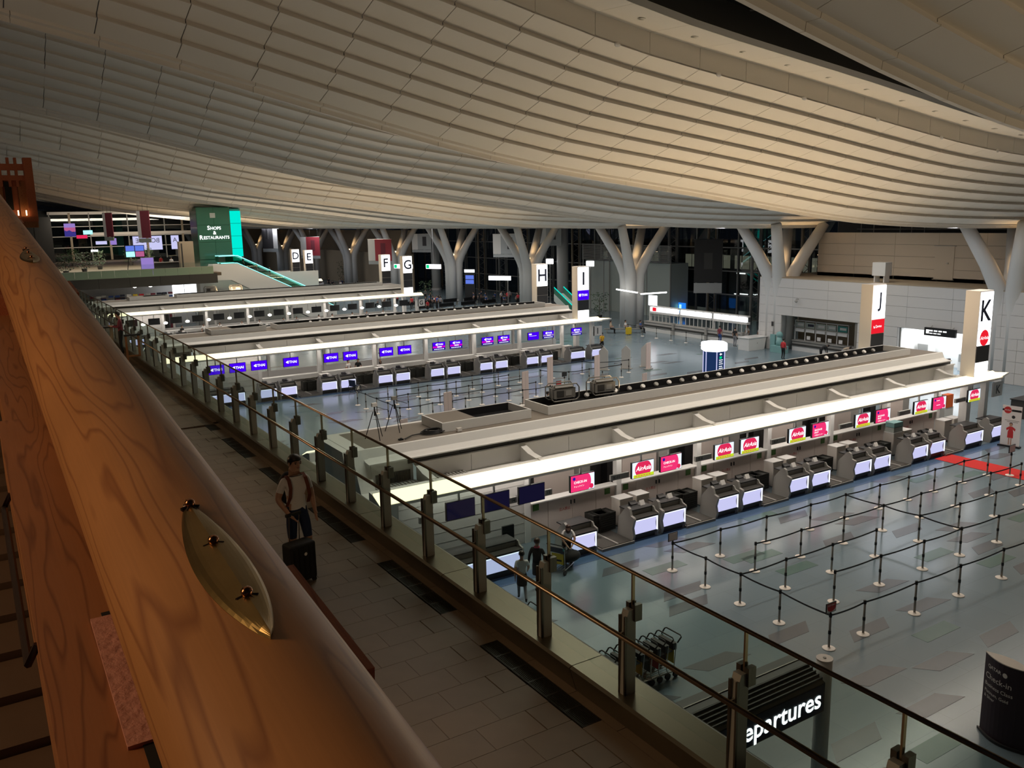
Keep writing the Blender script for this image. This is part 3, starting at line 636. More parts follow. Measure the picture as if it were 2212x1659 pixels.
# ------------------------------------------------------------------ check-in islands
WI = 8.1                                   # front to front
BAYX = 4.18
ISL = [('K', 'J', 0), ('I', 'H', 1), ('G', 'F', 2), ('E', 'D', 3)]
X_NEAR, X_FAR = 10.1, 41.9
WHICH = ['nearest', 'middle', 'far', 'farthest']
def island(n):
    y0 = YK+n*PITCH_I
    t = thing('check_in_canopy', 'long stepped white check-in canopy with a glowing front strip, the %s island' % WHICH[n], 'canopy', (0, y0, 0))
    S = lambda v, s: v if s else WI-v      # mirror for the far side
    for s in (1, 0):
        P = lambda pts: [(S(v, s), z) for v, z in pts]
        # luminous strip in separate diffuser panels
        nseg = 23; x0 = 9.7; L = (44.0-x0)/nseg
        for i in range(nseg):
            a = MB(); a.prism(P([(.50, 3.07), (.53, 3.06), (1.06, 3.28), (1.05, 3.32)]), 'x', x0+i*L+.008, x0+(i+1)*L-.008); a.build('light_panel', 'e_strip', t)
        a = MB(); a.prism(P([(.50, 3.05), (.50, 2.96), (1.35, 2.96), (1.35, 3.30), (1.08, 3.27)]), 'x', 9.7, 44.0); a.build('strip_housing', 'white', t)
        a = MB(); a.prism(P([(1.35, 2.96), (2.46, 2.90), (2.46, 2.98), (1.35, 3.04)]), 'x', X_NEAR, 43.4); a.build('canopy_soffit', 'white', t)
        # coffer back wall panels and ribs
        xs = [11.9]+[16.0+BAYX*i for i in range(7)]
        for i, x in enumerate(xs):
            xe = xs[i+1] if i+1 < len(xs) else 42.8
            for h in range(2):
                xa, xb = x+(xe-x)*h/2, x+(xe-x)*(h+1)/2
                a = MB(); a.box(xa+.01, min(S(2.42, s), S(2.5, s)), 2.98, xb-.01, max(S(2.42, s), S(2.5, s)), 3.57); a.build('coffer_panel', 'white', t)
            if 11 < x < 42:
                a = MB(); a.prism(P([(2.42, 3.60), (1.75, 3.36), (1.0, 3.30), (1.0, 3.18), (1.6, 3.02), (2.42, 2.98)]), 'x', x-.05, x+.05); a.build('rib', 'white', t)
                a = MB(); a.prism(P([(2.44, 3.62), (1.78, 3.40), (1.3, 3.35), (1.3, 3.32), (1.75, 3.36), (2.44, 3.58)]), 'x', x-.13, x+.13); a.build('rib_cap', 'white', t)
        a = MB(); a.prism(P([(2.36, 3.57), (2.36, 3.62), (2.52, 3.62), (2.52, 3.57)]), 'x', 11.9, 42.8); a.build('coffer_cap', 'white', t)
        # dark ventilation band in sections
        for i in range(16):
            xa = 11.6+i*1.95; a = MB(); a.box(xa+.01, min(S(2.5, s), S(2.6, s)), 3.60, min(42.6, xa+1.94), max(S(2.5, s), S(2.6, s)), 3.90); a.build('vent_panel', 'dark' if i % 3 else 'charcoal', t)
        # flared roof edge
        a = MB(); a.prism(P([(2.20, 3.88), (2.20, 3.84), (2.62, 3.84), (3.2, 3.9), (3.2, 4.2), (2.82, 4.25), (2.74, 4.25), (2.62, 3.98), (2.52, 3.92)]), 'x', X_NEAR, 42.2); a.build('roof_edge', 'white', t)
        if s and n < 3:
            for i in range(14): MB().box(13.2, S(1.36, s)+i*.075, 3.32, 13.3, S(1.36, s)+i*.075+.03, 3.34)
    # deck and core
    a = MB(); a.box(X_NEAR+.1, 2.8, 3.5, 42.1, WI-2.8, 4.24); a.build('roof_deck', 'deck_grey', t)
    # raised trough boxes with black lining
    for xa, xb in ((13.3, 17.0), (17.75, 40.2)):
        a = MB()
        for (u0, u1, w0, w1) in ((xa, xb, 3.25, 3.31), (xa, xb, WI-3.31, WI-3.25), (xa, xa+.06, 3.31, WI-3.31), (xb-.06, xb, 3.31, WI-3.31)): a.box(u0, w0, 4.25, u1, w1, 4.58)
        a.build('trough_wall', 'white', t)
        a = MB(); a.box(xa+.06, 3.31, 4.25, xb-.06, WI-3.31, 4.30); a.box(xa+.06, WI-3.34, 4.3, xb-.06, WI-3.31, 4.57); a.box(xa+.06, 3.31, 4.3, xb-.06, 3.335, 4.57); a.build('trough_lining', 'black', t)
    a = MB(); a.box(13.36, 3.32, 4.5, 14.7, WI-3.32, 4.575); a.build('trough_cover', 'deck_grey', t)
    if n < 2:
        for i in range(26):
            x = 20.6+i*.74
            a = MB(); a.lathe([(.02, .02), (.09, .03), (.105, 0.0), (.105, -.06)], 16); o = a.build('flood_lamp', 'grey' if i % 2 else 'paper', t, (x, WI-3.50, 4.44)); o.rotation_euler = (math.radians(48), 0, 0)
    # near end: body with louvres and gills
    a = MB(); a.prism([(2.74, 4.25), (2.1, 3.0), (.5, 2.96), (.5, 2.6), (.9, 1.2), (.9, 0), (WI-.9, 0), (WI-.9, 1.2), (WI-.5, 2.6), (WI-.5, 2.96), (WI-2.1, 3.0), (WI-2.74, 4.25)], 'x', 9.75, 10.25); a.build('end_wall', 'white', t)
    a = MB(); a.prism([(2.9, 4.24), (WI-2.9, 4.24), (WI-2.5, 3.3), (2.5, 3.3)], 'x', 9.5, 9.8); a.build('end_hood', 'white', t)
    for i in range(6): MB().box(9.70, 1.2, 2.0-i*.2, 9.76, 2.6, 2.06-i*.2).build('gill', 'grey', t)
    # louvred inlet on the side next the end and small dark windows
    for j in range(2):
        for i in range(24): MB().box(10.45+i*.052, 2.50+.10*(j == 0), 3.42-j*.40+.02, 10.48+i*.052, 2.62, 3.80-j*.40).build('louvre_slat', 'louvre', t)
    a = MB(); a.box(10.3, 2.55, 2.98, 11.8, 2.62, 3.84); a.build('inlet_panel', 'white', t)
    for i in range(26): MB().box(10.3+i*.13, 1.36, 3.03, 10.36+i*.13, 2.42, 3.06).build('grille_bar', 'grey', t)
    # letter pylons
    return t
canopies = [island(n) for n in range(4)]
dup(canopies[0], (0, YK-PITCH_I, 0), label='unseen canopy copy added behind the viewer to carry extra ceiling uplights')  # unseen copy, added as a carrier for the extra uplight row
def pylon(letter, n, side, logo):
    y0 = YK+n*PITCH_I+(.65 if side == 0 else WI-1.55)
    lab = {'K': 'tall lit pylon sign lettered K with a red airline disc', 'J': 'tall lit pylon sign lettered J with a red airline band', 'I': 'tall lit pylon sign lettered I with a violet airline band', 'H': 'tall lit pylon sign lettered H', 'G': 'tall lit pylon sign lettered G', 'F': 'tall lit pylon sign lettered F', 'E': 'tall lit pylon sign lettered E', 'D': 'tall lit pylon sign lettered D'}[letter]
    t = thing('letter_pylon', lab, 'sign', (41.6, y0, 3.3))
    MB().box(0, .03, 0, 1.18, .75, 4.25).build('casing', 'warm_white', t)
    MB().box(.06, -.005, 2.35, 1.14, .03, 4.18).build('letter_panel', 'e_sign', t)
    a = MB(); add_text(a, letter, .6, -.012, 3.28, height=1.05, bold=0.018); a.build('letter', 'navy', t)
    MB().box(.06, -.005, 1.55, 1.14, .03, 2.31).build('airline_panel', {'K': 'e_sign', 'J': 'e_red', 'I': 'e_thai'}.get(letter, 'dark'), t)
    if letter == 'K':
        a = MB(); disc(a, .6, -.010, 1.92, .40); a.build('airline_disc', 'e_red', t); a = MB(); add_text(a, 'AirAsia', .6, -.014, 1.92, width=.72, bold=.01, skew=.25); a.build('airline_name', 'e_text', t)
    if letter == 'I': a = MB(); add_text(a, 'THAI', .68, -.012, 1.95, width=.60, bold=.02); disc(a, .24, -.012, 1.95, .12); a.build('airline_name', 'e_text', t)
    if letter == 'J': a = MB(); add_text(a, 'Qantas', .62, -.012, 1.93, width=.55, bold=.01); a.add([(.2, -.012, 1.85), (.34, -.012, 1.85), (.2, -.012, 2.0)], [(0, 1, 2)]); a.build('airline_name', 'e_text', t)
    MB().box(.06, -.005, .72, 1.14, .03, 1.52).build('blank_panel', 'dark', t)
    MB().box(.06, -.005, .02, 1.14, .03, .69).build('foot_panel', 'e_sign', t)
    return t
for k_, j_, n in ISL:
    pylon(k_, n, 0, None); pylon(j_, n, 1, None)
for n in range(2):   # canopy tip beyond the pylon
    t = thing('canopy_tip', 'thin pointed white canopy tip beyond the lettered pylon of the %s island' % WHICH[n], 'canopy', (43.9, YK+n*PITCH_I, 3.0)); a = MB(); a.prism([(0, .5), (1.4, .9), (0, 2.4)], 'z', 0, .1); a.build('plate', 'white', t); a = MB(); a.prism([(0, .52), (1.2, .9), (0, 2.2)], 'z', .1, .12); a.build('lit_top', 'e_strip', t)

# counters --------------------------------------------------------------
SIDE = [(.10, 0), (.03, .22), (.10, .5), (.0, .84), (.02, .90), (.20, .95), (.27, 1.18), (.38, 1.24), (.50, 1.17), (.86, .75), (.95, 0)]
def counter(x, y, w, label, group, side_l=True):
    t = thing('check_in_counter', label, 'counter', (x, y, 0), 0, group)
    MB().box(0, .16, 0, w, .9, .17).build('plinth', 'charcoal', t); MB().box(0, .2, .17, w, .88, .84).build('body', 'mid_grey', t)
    pts = []; N_ = 8
    for i in range(N_+1): u = i/N_; pts.append((.05+.085*math.sin(PI*u)-.03*u, .27+.50*u))
    prof_ = pts+[(p+.03, q) for p, q in reversed(pts)]
    a = MB(); a.prism(prof_, 'x', .0, w); a.build('lit_panel', 'e_panel', t)
    MB().box(0, .0, .775, w, .03, .80).build('bright_edge', 'e_edge', t); MB().box(w-.018, .0, .27, w+.004, .05, .79).build('bright_edge', 'e_edge', t)
    MB().box(0, .05, .17, w, .10, .265).build('kick_strip', 'charcoal', t)
    MB().box(-.02, .0, .81, w+.02, .38, .87).build('ledge', 'charcoal', t)
    MB().box(0, .36, .87, w, .41, 1.05).build('upper_front', 'grey', t)
    MB().box(-.02, .32, 1.05, w+.02, .95, 1.09).build('top', 'dark', t)
    if side_l: a = MB(); a.prism(SIDE, 'x', -.12, -.02); a.build('side_panel', 'grey', t)
    a = MB(); a.prism([(p, min(q, 1.06)) for p, q in SIDE], 'x', w+.02, w+.08); a.build('side_panel', 'grey', t)
    return t
def cl(n, i, j):
    if n: return None
    if i == 0: return 'single glowing-front counter beside the stooping attendant'
    return 'glowing-front counter of the pair below plate %s, on the %s side' % (('', 'K-11', 'K-8', 'K-7', 'K-5', 'K-3')[i], ('gallery', 'pylon')[j])
PAIRS = [15.02, 19.19, 23.33, 27.45, 31.6, 35.8]
NOTE = ['a standing white card']
for n in range(3):
    y0 = YK+n*PITCH_I-.15
    off = 0.0 if n == 0 else .35
    G = 'paired counters of the %s island' % WHICH[n]
    LB = 'low check-in counter with a glowing lavender front panel in a pair at the %s island' % WHICH[n]
    proto = counter(PAIRS[1]+off, y0, 1.0, cl(n, 1, 0) or LB, G)
    for i, x in enumerate(PAIRS):
        for j, dx in enumerate((0, 1.36)):
            if i == 1 and j == 0: continue
            if n == 0 and i == 0 and j == 0: continue
            dup(proto, (x+off+dx, y0, 0), label=cl(n, i, j))
    counter(40.05+off, y0, 1.34, 'wide single check-in counter with glowing front just before the corner pillar, %s island' % WHICH[n], None)
    counter(42.35+off*.5, y0, 1.2, 'last check-in counter past the corner pillar of the %s island' % WHICH[n], None)
    counter(10.9, y0, 3.4, 'extra long check-in counter with glowing front at the near end of the %s island' % WHICH[n], None)
    # weighing belts between the pairs
    bl = thing('conveyor_belt', 'low dark baggage belt between counter pairs of the %s island' % WHICH[n], 'conveyor', (17.62+off, y0, 0), 0, 'baggage belts of the %s island' % WHICH[n])
    MB().box(0, .0, 0, 1.42, 2.3, .07).build('bed', 'mid_grey', bl); MB().box(.06, .04, .07, .66, 2.25, .10).build('belt', 'belt', bl); MB().box(.78, .04, .07, 1.38, 2.25, .10).build('belt', 'belt', bl); MB().box(.69, 0, .07, .76, 1.2, .14).build('divider', 'grey', bl); MB().box(-.02, -.06, 0, 1.44, 0, .10).build('front_bar', 'mid_grey', bl)
    for i in range(1, 6): dup(bl, (PAIRS[i]+2.44+off, y0, 0))
    # railing across the belts
    # trays, white boxes and card holders
    tr = thing('tray_stack', 'stack of dark luggage trays behind the belts of the %s island' % WHICH[n], 'trays', (18.3+off, y0+1.35, .1), 0, 'tray stacks of the %s island' % WHICH[n])
    for q in range(8):
        a = MB(); z = q*.085; a.box(0, 0, z, .75, .55, z+.02); a.box(0, 0, z, .02, .55, z+.075); a.box(.73, 0, z, .75, .55, z+.075); a.box(0, 0, z, .75, .02, z+.075); a.box(0, .53, z, .75, .55, z+.075); a.build('tray', 'tray', tr)
    for i in range(1, 6):
        dup(tr, (PAIRS[i]+3.1+off, y0+1.35, .1))
        if n < 2: dup(tr, (PAIRS[i]-.65+off, y0+1.25, .1), .06)
    wb = thing('white_cabinet', 'waist-high white cabinet by a pillar of the %s island' % WHICH[n], 'cabinet', (19.65+off, y0+1.5, 0), 0, 'white cabinets of the %s island' % WHICH[n])
    MB().box(0, 0, .03, .62, .5, 1.05).build('body', 'warm_white', wb); MB().box(-.015, -.015, 1.05, .635, .515, 1.09).build('lid', 'paper', wb); MB().box(.02, -.01, .06, .60, 0, 1.0).build('door', 'warm_white', wb)
    for i in range(1, 7):
        for dx in ((0, .82) if n == 0 else (0,)):
            if i == 1 and dx == 0: continue
            dup(wb, (19.65+off+(i-1)*BAYX+dx, y0+1.5, 0))
    cd = thing('card_holder', 'white card stood on a counter top of the %s island' % WHICH[n], 'card', (19.85+off, y0+.55, 1.09), 0, 'card holders of the %s island' % WHICH[n])
    a = MB(); a.prism([(0, 0), (.14, 0), (.10, .16), (.09, .16)], 'x', 0, .22); a.build('card', 'paper', cd)
    kb = thing('counter_keyboard', 'small black terminal on a counter top of the %s island' % WHICH[n], 'terminal', (19.5+off, y0+.62, 1.09), 0, 'terminals of the %s island' % WHICH[n])
    a = MB(); a.prism([(0, 0), (.22, 0), (.22, .14), (.18, .14)], 'x', 0, .3); a.build('body', 'black', kb); MB().box(.02, .03, .05, .28, .17, .07).build('keys', 'dark', kb)
    for i in range(0, 6):
        for dx in (0, 1.36):
            if i == 1 and dx == 0: continue
            if n == 0 and i == 0: continue
            dup(cd, (PAIRS[i]+off+dx+.66, y0+.55, 1.09)); dup(kb, (PAIRS[i]+off+dx+.31, y0+.62, 1.09))

# partition behind the counters, pillars and monitors ---------------------
for n in range(3):
    y0 = YK+n*PITCH_I
    root = thing('back_partition', 'white partition with doors and pillars behind the counters of the %s island' % WHICH[n], 'partition', (0, y0, 0))
    zt = 1.45 if n == 0 else 1.15
    m_ = 'pinkish' if n == 0 else 'warm_white'
    xs = [16.0+BAYX*i for i in range(7)]
    for i, x in enumerate(xs):
        MB().box(x-.12, 2.05, 0, x+.12, 2.28, 2.96).build('pillar', 'white', root)
        if x > 40: continue
        for q, (a0, a1) in enumerate(((.12, .95), (.95, 2.05), (2.05, 3.15), (3.15, BAYX-.12))):
            dm = MB().box(x+a0+.012, 2.16, .08, x+a1-.012, 2.22, zt-.04).build('partition_panel', m_, root)
            if q in (1, 2) and n == 0:
                hx = x+(a1-.1 if q == 1 else a0+.06); MB().box(hx, 2.12, 1.05, hx+.035, 2.16, 1.2).build('latch', 'dark', dm)
                if q == 1: a = MB(); add_text(a, '立入禁止', x+a1-.36, 2.15, .92, width=.5, height=None, bold=.01); a.build('notice_text', 'red_text', dm)
            if q in (0, 3): MB().box(x+(.28 if q == 0 else BAYX-.62), 2.145, zt-.36, x+(.28 if q == 0 else BAYX-.62)+.26, 2.16, zt-.12).build('green_notice', 'green_note', dm)
        MB().box(x+.12, 2.0, zt-.04, x+BAYX-.12, 2.42, zt).build('shelf_top', 'white', root)
        if n > 0: MB().box(x+.14, 1.98, zt-.3, x+BAYX-.14, 2.02, zt-.02).build('shelf_front', 'white', root)
    MB().box(11.0, 2.1, 0, 15.9, 2.3, 2.95).build('solid_bay', 'wall_white', root)
    for j in range(7): MB().box(11.0, 2.09, .4+j*.36, 15.9, 2.10, .41+j*.36).build('groove', 'grey', root)
    MB().box(41.6, .9, 0, 41.95, 1.3, 2.96).build('corner_pillar', 'white', root); MB().box(43.2, .9, 0, 43.5, 1.2, 2.96).build('corner_pillar', 'white', root)
    struct(MB().box(11, y0+2.5, 0, 43.0, y0+5.6, .012).build('floor_staff', 'charcoal'), 'dark staff floor inside the %s island' % WHICH[n])
    root = thing('island_core', 'inner wall with boards and shelves inside the %s island' % WHICH[n], 'partition', (0, y0, 0))
    if n == 0:
        MB().box(16, 4.0, 0, 37.0, 4.08, 2.95).build('core_wall', 'charcoal', root)
        for i in range(6):
            x = 17.0+i*BAYX
            MB().box(x+.1, 3.2, .5, x+1.9, 3.3, 2.35).build('display_board', 'pinkish', root)
            MB().box(x+2.3, 3.5, .6, x+2.9, 3.9, 2.2+.2*(i % 2)).build('rack', 'grey', root)
            MB().box(x-.5, 3.4, .6, x-.05, 3.8, 2.3).build('shelf_unit', 'black', root)
        a = MB(); add_text(a, 'K', 45.2, .55, 2.3, height=.55, bold=.02)
        kk = thing('letter_board', 'small white board lettered K hanging under the canopy end', 'sign', (43.9, y0+.9, 1.95)); MB().box(0, 0, 0, .9, .06, .75).build('board', 'wall_white', kk); a = MB(); add_text(a, 'K', .5, -.006, .37, height=.45, bold=.02); a.build('letter', 'dark', kk)
    else:
        MB().box(11, 5.75, 0, 43.0, 5.85, 1.0).build('core_wall', 'white', root)
        for i in range(7):
            x = 16+i*BAYX; MB().box(x+1.6, 5.7, 0, x+1.8, 5.9, 2.95).build('pillar', 'white', root)
        lt = 'I' if n == 1 else 'G'
        kk = thing('letter_board', 'small white board lettered %s hanging under the canopy end' % lt, 'sign', (43.4, y0+.9, 1.75)); MB().box(0, 0, 0, .9, .06, .8).build('board', 'wall_white', kk); a = MB(); add_text(a, lt, .45, -.006, .4, height=.5, bold=.02); a.build('letter', 'dark', kk)

def monitor(kind, x, y, num, n):
    LAB = {'air': 'monitor with a red disc logo, %s' % num, 'chk': 'pink monitor reading CHECK-IN, %s' % num, 'bag': 'pink monitor reading BAGGAGE DROP, %s' % num, 'plain': 'plain pink monitor with faint lines, %s' % num, 'off': 'switched-off dark monitor, %s' % num,
           'thai': 'violet monitor with white flower logo, %s' % num, 'thai2': 'violet monitor with magenta band, %s' % num, 'thai3': 'violet monitor with pale lilac band, %s' % num, 'thai4': 'violet monitor with small text lines, %s' % num, 'blk': 'black monitor hung under the far canopy'}[kind]
    t = thing('monitor', LAB, 'monitor', (x, y, 2.0), 0, 'hanging monitors of the %s island' % WHICH[n])
    W, Hh = 1.02, .58
    MB().box(-.02, .0, -.02, W+.02, .09, Hh+.02).build('housing', 'black', t)
    MB().box(W/2-.1, .09, .1, W/2+.1, .2, .5).build('bracket', 'white', t); MB().box(W/2-.03, .1, .5, W/2+.03, .16, .98).build('hanger', 'white', t)
    bg = {'air': 'e_air_bg', 'chk': 'e_pink', 'bag': 'e_pink', 'plain': 'e_pink', 'off': 'e_off', 'thai': 'e_thai', 'thai2': 'e_thai', 'thai3': 'e_thai', 'thai4': 'e_thai', 'blk': 'black'}[kind]
    s = MB().box(0, -.012, 0, W, 0, Hh).build('screen', bg, t)
    if kind == 'air':
        a = MB(); pts = [(W*.5+.40*math.cos(2*PI*i/28), .30+.34*math.sin(2*PI*i/28)) for i in range(28)]; pts = [(p, max(.0, min(Hh, q))) for p, q in pts]
        a.add([(p, -.016, q) for p, q in pts], [tuple(range(28))]); a.build('logo_disc', 'e_air_red', s)
        MB().box(.04, -.020, .0, W, -.017, .115).build('lime_band', 'e_lime', s)
        a = MB(); add_text(a, 'AirAsia', W*.5, -.021, .33, width=.72, bold=.015, skew=.3); a.build('logo_text', 'e_text', s)
        a = MB(); [a.box(.12+.13*i, -.023, .04, .21+.13*i, -.021, .07) for i in range(6)]; a.build('band_text', 'e_air_red', s)
    if kind in ('chk', 'bag', 'plain'):
        a = MB(); m = 16; arc = [(W*.72+.14*math.cos(-PI/2+PI*i/m)*1.0, Hh/2+Hh/2*math.sin(-PI/2+PI*i/m)) for i in range(m+1)]
        a.add([(p, -.016, q) for p, q in arc]+[(W, -.016, Hh), (W, -.016, 0)], [tuple(range(m+3))]); a.build('white_sweep', 'e_air_bg', s)
        a = MB(); disc(a, .13, -.018, .47, .06, 18); a.build('round_badge', 'e_thai_navy', s)
        a = MB(); disc(a, W-.13, -.019, .10, .09, 18); a.build('logo_disc', 'e_air_red', s)
        a = MB()
        W_ = {'chk': (('CHECK-IN', .40, .33, .56, .015), ('チェックイン', .34, .18, .44, 0)), 'bag': (('BAGGAGE', .36, .31, .48, .015), ('DROP', .24, .20, .26, .015), ('手荷物カウンター', .40, .08, .56, 0)), 'plain': ()}[kind]
        for (tx, px, pz, pw_, bo) in W_: a = MB(); add_text(a, tx, px, -.020, pz, width=pw_, bold=bo); a.build('screen_text', 'e_text', s)
        if kind == 'plain': MB().box(.25, -.022, .42, .5, -.020, .44).build('text_line', 'e_text', s); MB().box(.25, -.022, .2, .55, -.020, .22).build('text_line', 'e_text', s)
    if kind.startswith('thai') and kind != 'thai4':
        zc = .30 if kind == 'thai' else .42; ww = .52 if kind == 'thai' else .40
        a = MB(); add_text(a, 'THAI', W*.62, -.018, zc, width=ww, bold=.02); cx = W*.62-ww/2-.11
        for (dx, dz, rx, rz) in ((-.05, 0, .06, .05), (.03, .05, .06, .045), (.03, -.05, .06, .045)):
            a.add([(cx+dx+rx*math.cos(2*PI*i/14), -.018, zc+dz+rz*math.sin(2*PI*i/14)) for i in range(14)], [tuple(range(14))])
        a.build('logo_text', 'e_text', s)
        if kind != 'thai':
            MB().box(0, -.018, .17, W, -.014, .30).build('band', 'e_magenta' if kind == 'thai2' else 'e_lilac', s); MB().box(0, -.018, 0, W, -.014, .16).build('foot_band', 'e_thai_navy', s)
            a = MB(); a.box(.36, -.022, .20, .72, -.020, .27); [a.box(.1+.14*i, -.022, .05, .2+.14*i, -.020, .10) for i in range(6)]; a.build('band_text', 'e_text', s)
    if kind == 'thai4': MB().box(.08, -.02, .40, .34, -.018, .5).build('text_block', 'e_text', s); MB().box(.1, -.02, .3, .8, -.018, .32).build('text_line', 'e_text', s)
    return t
KM = [(12.12, 'off', 'leftmost one at counter 15 by the vent grille'), (13.45, 'off', 'at counter 14 between two other dark ones'), (14.88, 'off', 'at counter 13 beside the first pink one'), (17.03, 'chk', 'alone beside the dark ones'), (19.82, 'air', 'at counter 11'), (21.21, 'chk', 'right after counter 11'), (24.03, 'air', 'at counter 8, left of its twin'), (25.47, 'air', 'right of its twin at counter 8'), (28.34, 'air', 'left of the first baggage drop screen'), (29.82, 'bag', 'first along the island'), (32.72, 'air', 'left of the second baggage drop screen'), (34.18, 'bag', 'second along the island'), (37.1, 'air', 'before the plain pink screen'), (38.6, 'plain', 'above the counter with the red carpet'), (41.6, 'air', 'last one at the corner pillar')]
for x, k_, lb in KM: monitor(k_, x, YK+.85, lb, 0)
NPL = {'14': 'grey plate numbered 14 between two dark monitors', '13': 'grey plate numbered 13 beside the pink monitor that stands alone', '15': 'grey plate numbered 15 at the near end of the island'}
for x, lb in ((18.9, 'K-11'), (23.1, 'K-8'), (27.4, 'K-7'), (31.8, 'K-5'), (36.1, 'K-3'), (40.7, 'K-1'), (14.55, '14'), (16.0, '13'), (11.2, '15')):
    t = thing('number_plate', NPL.get(lb, 'grey beam plate lettered %s beside a monitor' % lb), 'sign', (x, YK+.95, 2.05)); MB().box(0, 0, 0, .85 if 'K' in lb else .3, .1, .2).build('beam', 'grey', t); a = MB(); add_text(a, lb, .25 if 'K' in lb else .15, -.006, .1, height=.11, bold=.01); a.build('number', 'dark', t)
IM = [(12.36, 'thai', 'behind the balustrade glass'), (13.73, 'thai', 'second from the near end'), (15.13, 'thai', 'third from the near end'), (17.28, 'thai', 'alone over a single counter'), (20.1, 'thai', 'fifth from the near end'), (21.51, 'thai', 'beside two standing staff'), (24.24, 'thai', 'left of its twin before the magenta ones'), (25.68, 'thai', 'last before the magenta ones'), (28.47, 'thai2', 'first of the magenta ones'), (29.91, 'thai2', 'second of the magenta ones'), (32.66, 'thai2', 'third of the magenta ones'), (34.12, 'thai2', 'last of the magenta ones'), (36.88, 'thai4', 'right of the magenta ones'), (38.32, 'thai3', 'left of the corner one'), (41.12, 'thai3', 'at the corner pillar')]
for x, k_, lb in IM: monitor(k_, x, YK+PITCH_I+.85, lb, 1)
proto = None
for i in range(15):
    x = 12.4+i*2.05
    if proto is None: proto = monitor('blk', x, YK+2*PITCH_I+.85, '', 2)
    else: dup(proto, (x, YK+2*PITCH_I+.85, 2.0))
t0 = thing('pendant_lamp', 'round glowing pendant lamp under the far canopy', 'lamp', (13.9, YK+2*PITCH_I+.6, 2.1), 0, 'pendant lamps of the far island')
MB().ball((0, 0, 0), (.20, .20, .12), 14, 8).build('globe', 'e_lamp', t0, smooth=True); MB().cyl(0, 0, .1, .9, .02, 6).build('rod', 'grey', t0)
for i in range(1, 14): dup(t0, (13.9+i*2.05, YK+2*PITCH_I+.6, 2.1))
# ------------------------------------------------------------------ queue stanchions
def stanchion_proto(label, group):
    t = thing('stanchion', label, 'stanchion', (0, 0, 0), 0, group)
    a = MB(); a.lathe([(.175, 0), (.175, .012), (.16, .022), (.05, .03), (.03, .05)], 24); a.build('base', 'warm_white', t, smooth=False)
    MB().cyl(0, 0, .03, .98, .031, 12).build('pole', 'mid_grey', t, smooth=True)
    MB().lathe([(.038, .90), (.042, .91), (.042, 1.0), (.03, 1.015)], 12).build('belt_head', 'black', t); MB().cyl(0, 0, .42, .52, .040, 12).build('collar', 'black', t)
    return t
def belt(p, q, lab, grp):
    t = thing('belt_strap', lab, 'belt', ((p[0]+q[0])/2, (p[1]+q[1])/2, .95), 0, grp)
    d = Vector((q[0]-p[0], q[1]-p[1], 0)); L = d.length; d.normalize(); nrm = Vector((-d.y, d.x, 0))*.004
    vs = []; N_ = 6
    for i in range(N_+1):
        u = -L/2+.04+(L-.08)*i/N_; sag = -.035*(1-(2*i/N_-1)**2)
        for sg in (-1, 1):
            for h in (-.025, .025): c = d*u+nrm*sg; vs.append((c.x, c.y, sag+h))
    fs = []
    for i in range(N_):
        b0, b1 = i*4, i*4+4
        fs += [(b0, b0+1, b1+1, b1), (b0+2, b1+2, b1+3, b0+3), (b0, b1, b1+2, b0+2), (b0+1, b0+3, b1+3, b1+1)]
    a = MB(); a.add(vs, fs+[(0, 2, 3, 1), (N_*4, N_*4+1, N_*4+3, N_*4+2)]); a.build('webbing', 'dark', t)
PK = stanchion_proto('slim dark queue post on a pale round base before the nearest island', 'queue posts before the nearest island')
gK, gB = 'queue posts before the nearest island', 'queue belts before the nearest island'
LBK = 'dark belt strung between queue posts before the nearest island'
usedK = [False]
def postK(x, y):
    if not usedK[0]: PK.location = (x, y, 0); usedK[0] = True
    else: dup(PK, (x, y, 0))
side = [(18.5, 19.75), (18.47, 18.22), (18.44, 16.75), (18.44, 15.27), (18.37, 13.53)]
for i, p in enumerate(side):
    postK(*p)
    if i: belt(side[i-1], p, LBK, gB)
A = [side[0]]+[(20.68, 19.74), (22.91, 19.70), (25.2, 19.65), (27.2, 19.65), (29.25, 19.62), (31.1, 19.6), (32.9, 19.6), (35.0, 19.6), (36.85, 19.58)]
B = [(20.66, 18.18), (22.84, 18.14), (25.04, 18.1), (27.25, 18.08), (29.58, 18.1), (31.85, 18.05), (34.2, 18.02), (36.5, 18.0)]
C = [side[2]]+[(20.43, 16.74), (22.61, 16.71), (24.88, 16.71)]
C2 = [(27.32, 16.7), (29.62, 16.6), (31.93, 16.56), (34.2, 16.5)]
D_ = [(20.85, 15.28), (23.02, 15.25), (25.21, 15.2), (27.28, 15.17), (29.44, 15.1), (31.7, 15.05)]
E_ = [side[4]]+[(19.8, 13.51), (22.09, 13.46), (24.27, 13.43), (26.58, 13.39), (28.8, 13.35)]
for row in (A, B, C, C2, D_, E_):
    for i, p in enumerate(row):
        if p not in side: postK(*p)
        if i: belt(row[i-1], p, LBK, gB)
belt(A[4], B[3], LBK, gB); belt(B[3], C2[0], LBK, gB); belt(C2[0], D_[3], LBK, gB)
PKI = stanchion_proto('slim dark queue post before the middle island', 'queue posts before the middle island'); usedI = [False]
def postI(x, y):
    if not usedI[0]: PKI.location = (x, y, 0); usedI[0] = True
    else: dup(PKI, (x, y, 0))
YR = [50.45, 49.1, 47.4, 45.75, 44.1]; XR = [20.1, 22.2, 24.4, 26.5, 28.5, 30.6]
GBI, LBI = 'queue belts before the middle island', 'dark belt strung between queue posts before the middle island'
for j, y in enumerate(YR):
    for i, x in enumerate(XR):
        postI(x, y)
        if i and not (i == 1 and j in (1, 3)): belt((XR[i-1], y), (x, y), LBI, GBI)
for j in range(4): belt((XR[0], YR[j]), (XR[0], YR[j+1]), LBI, GBI)
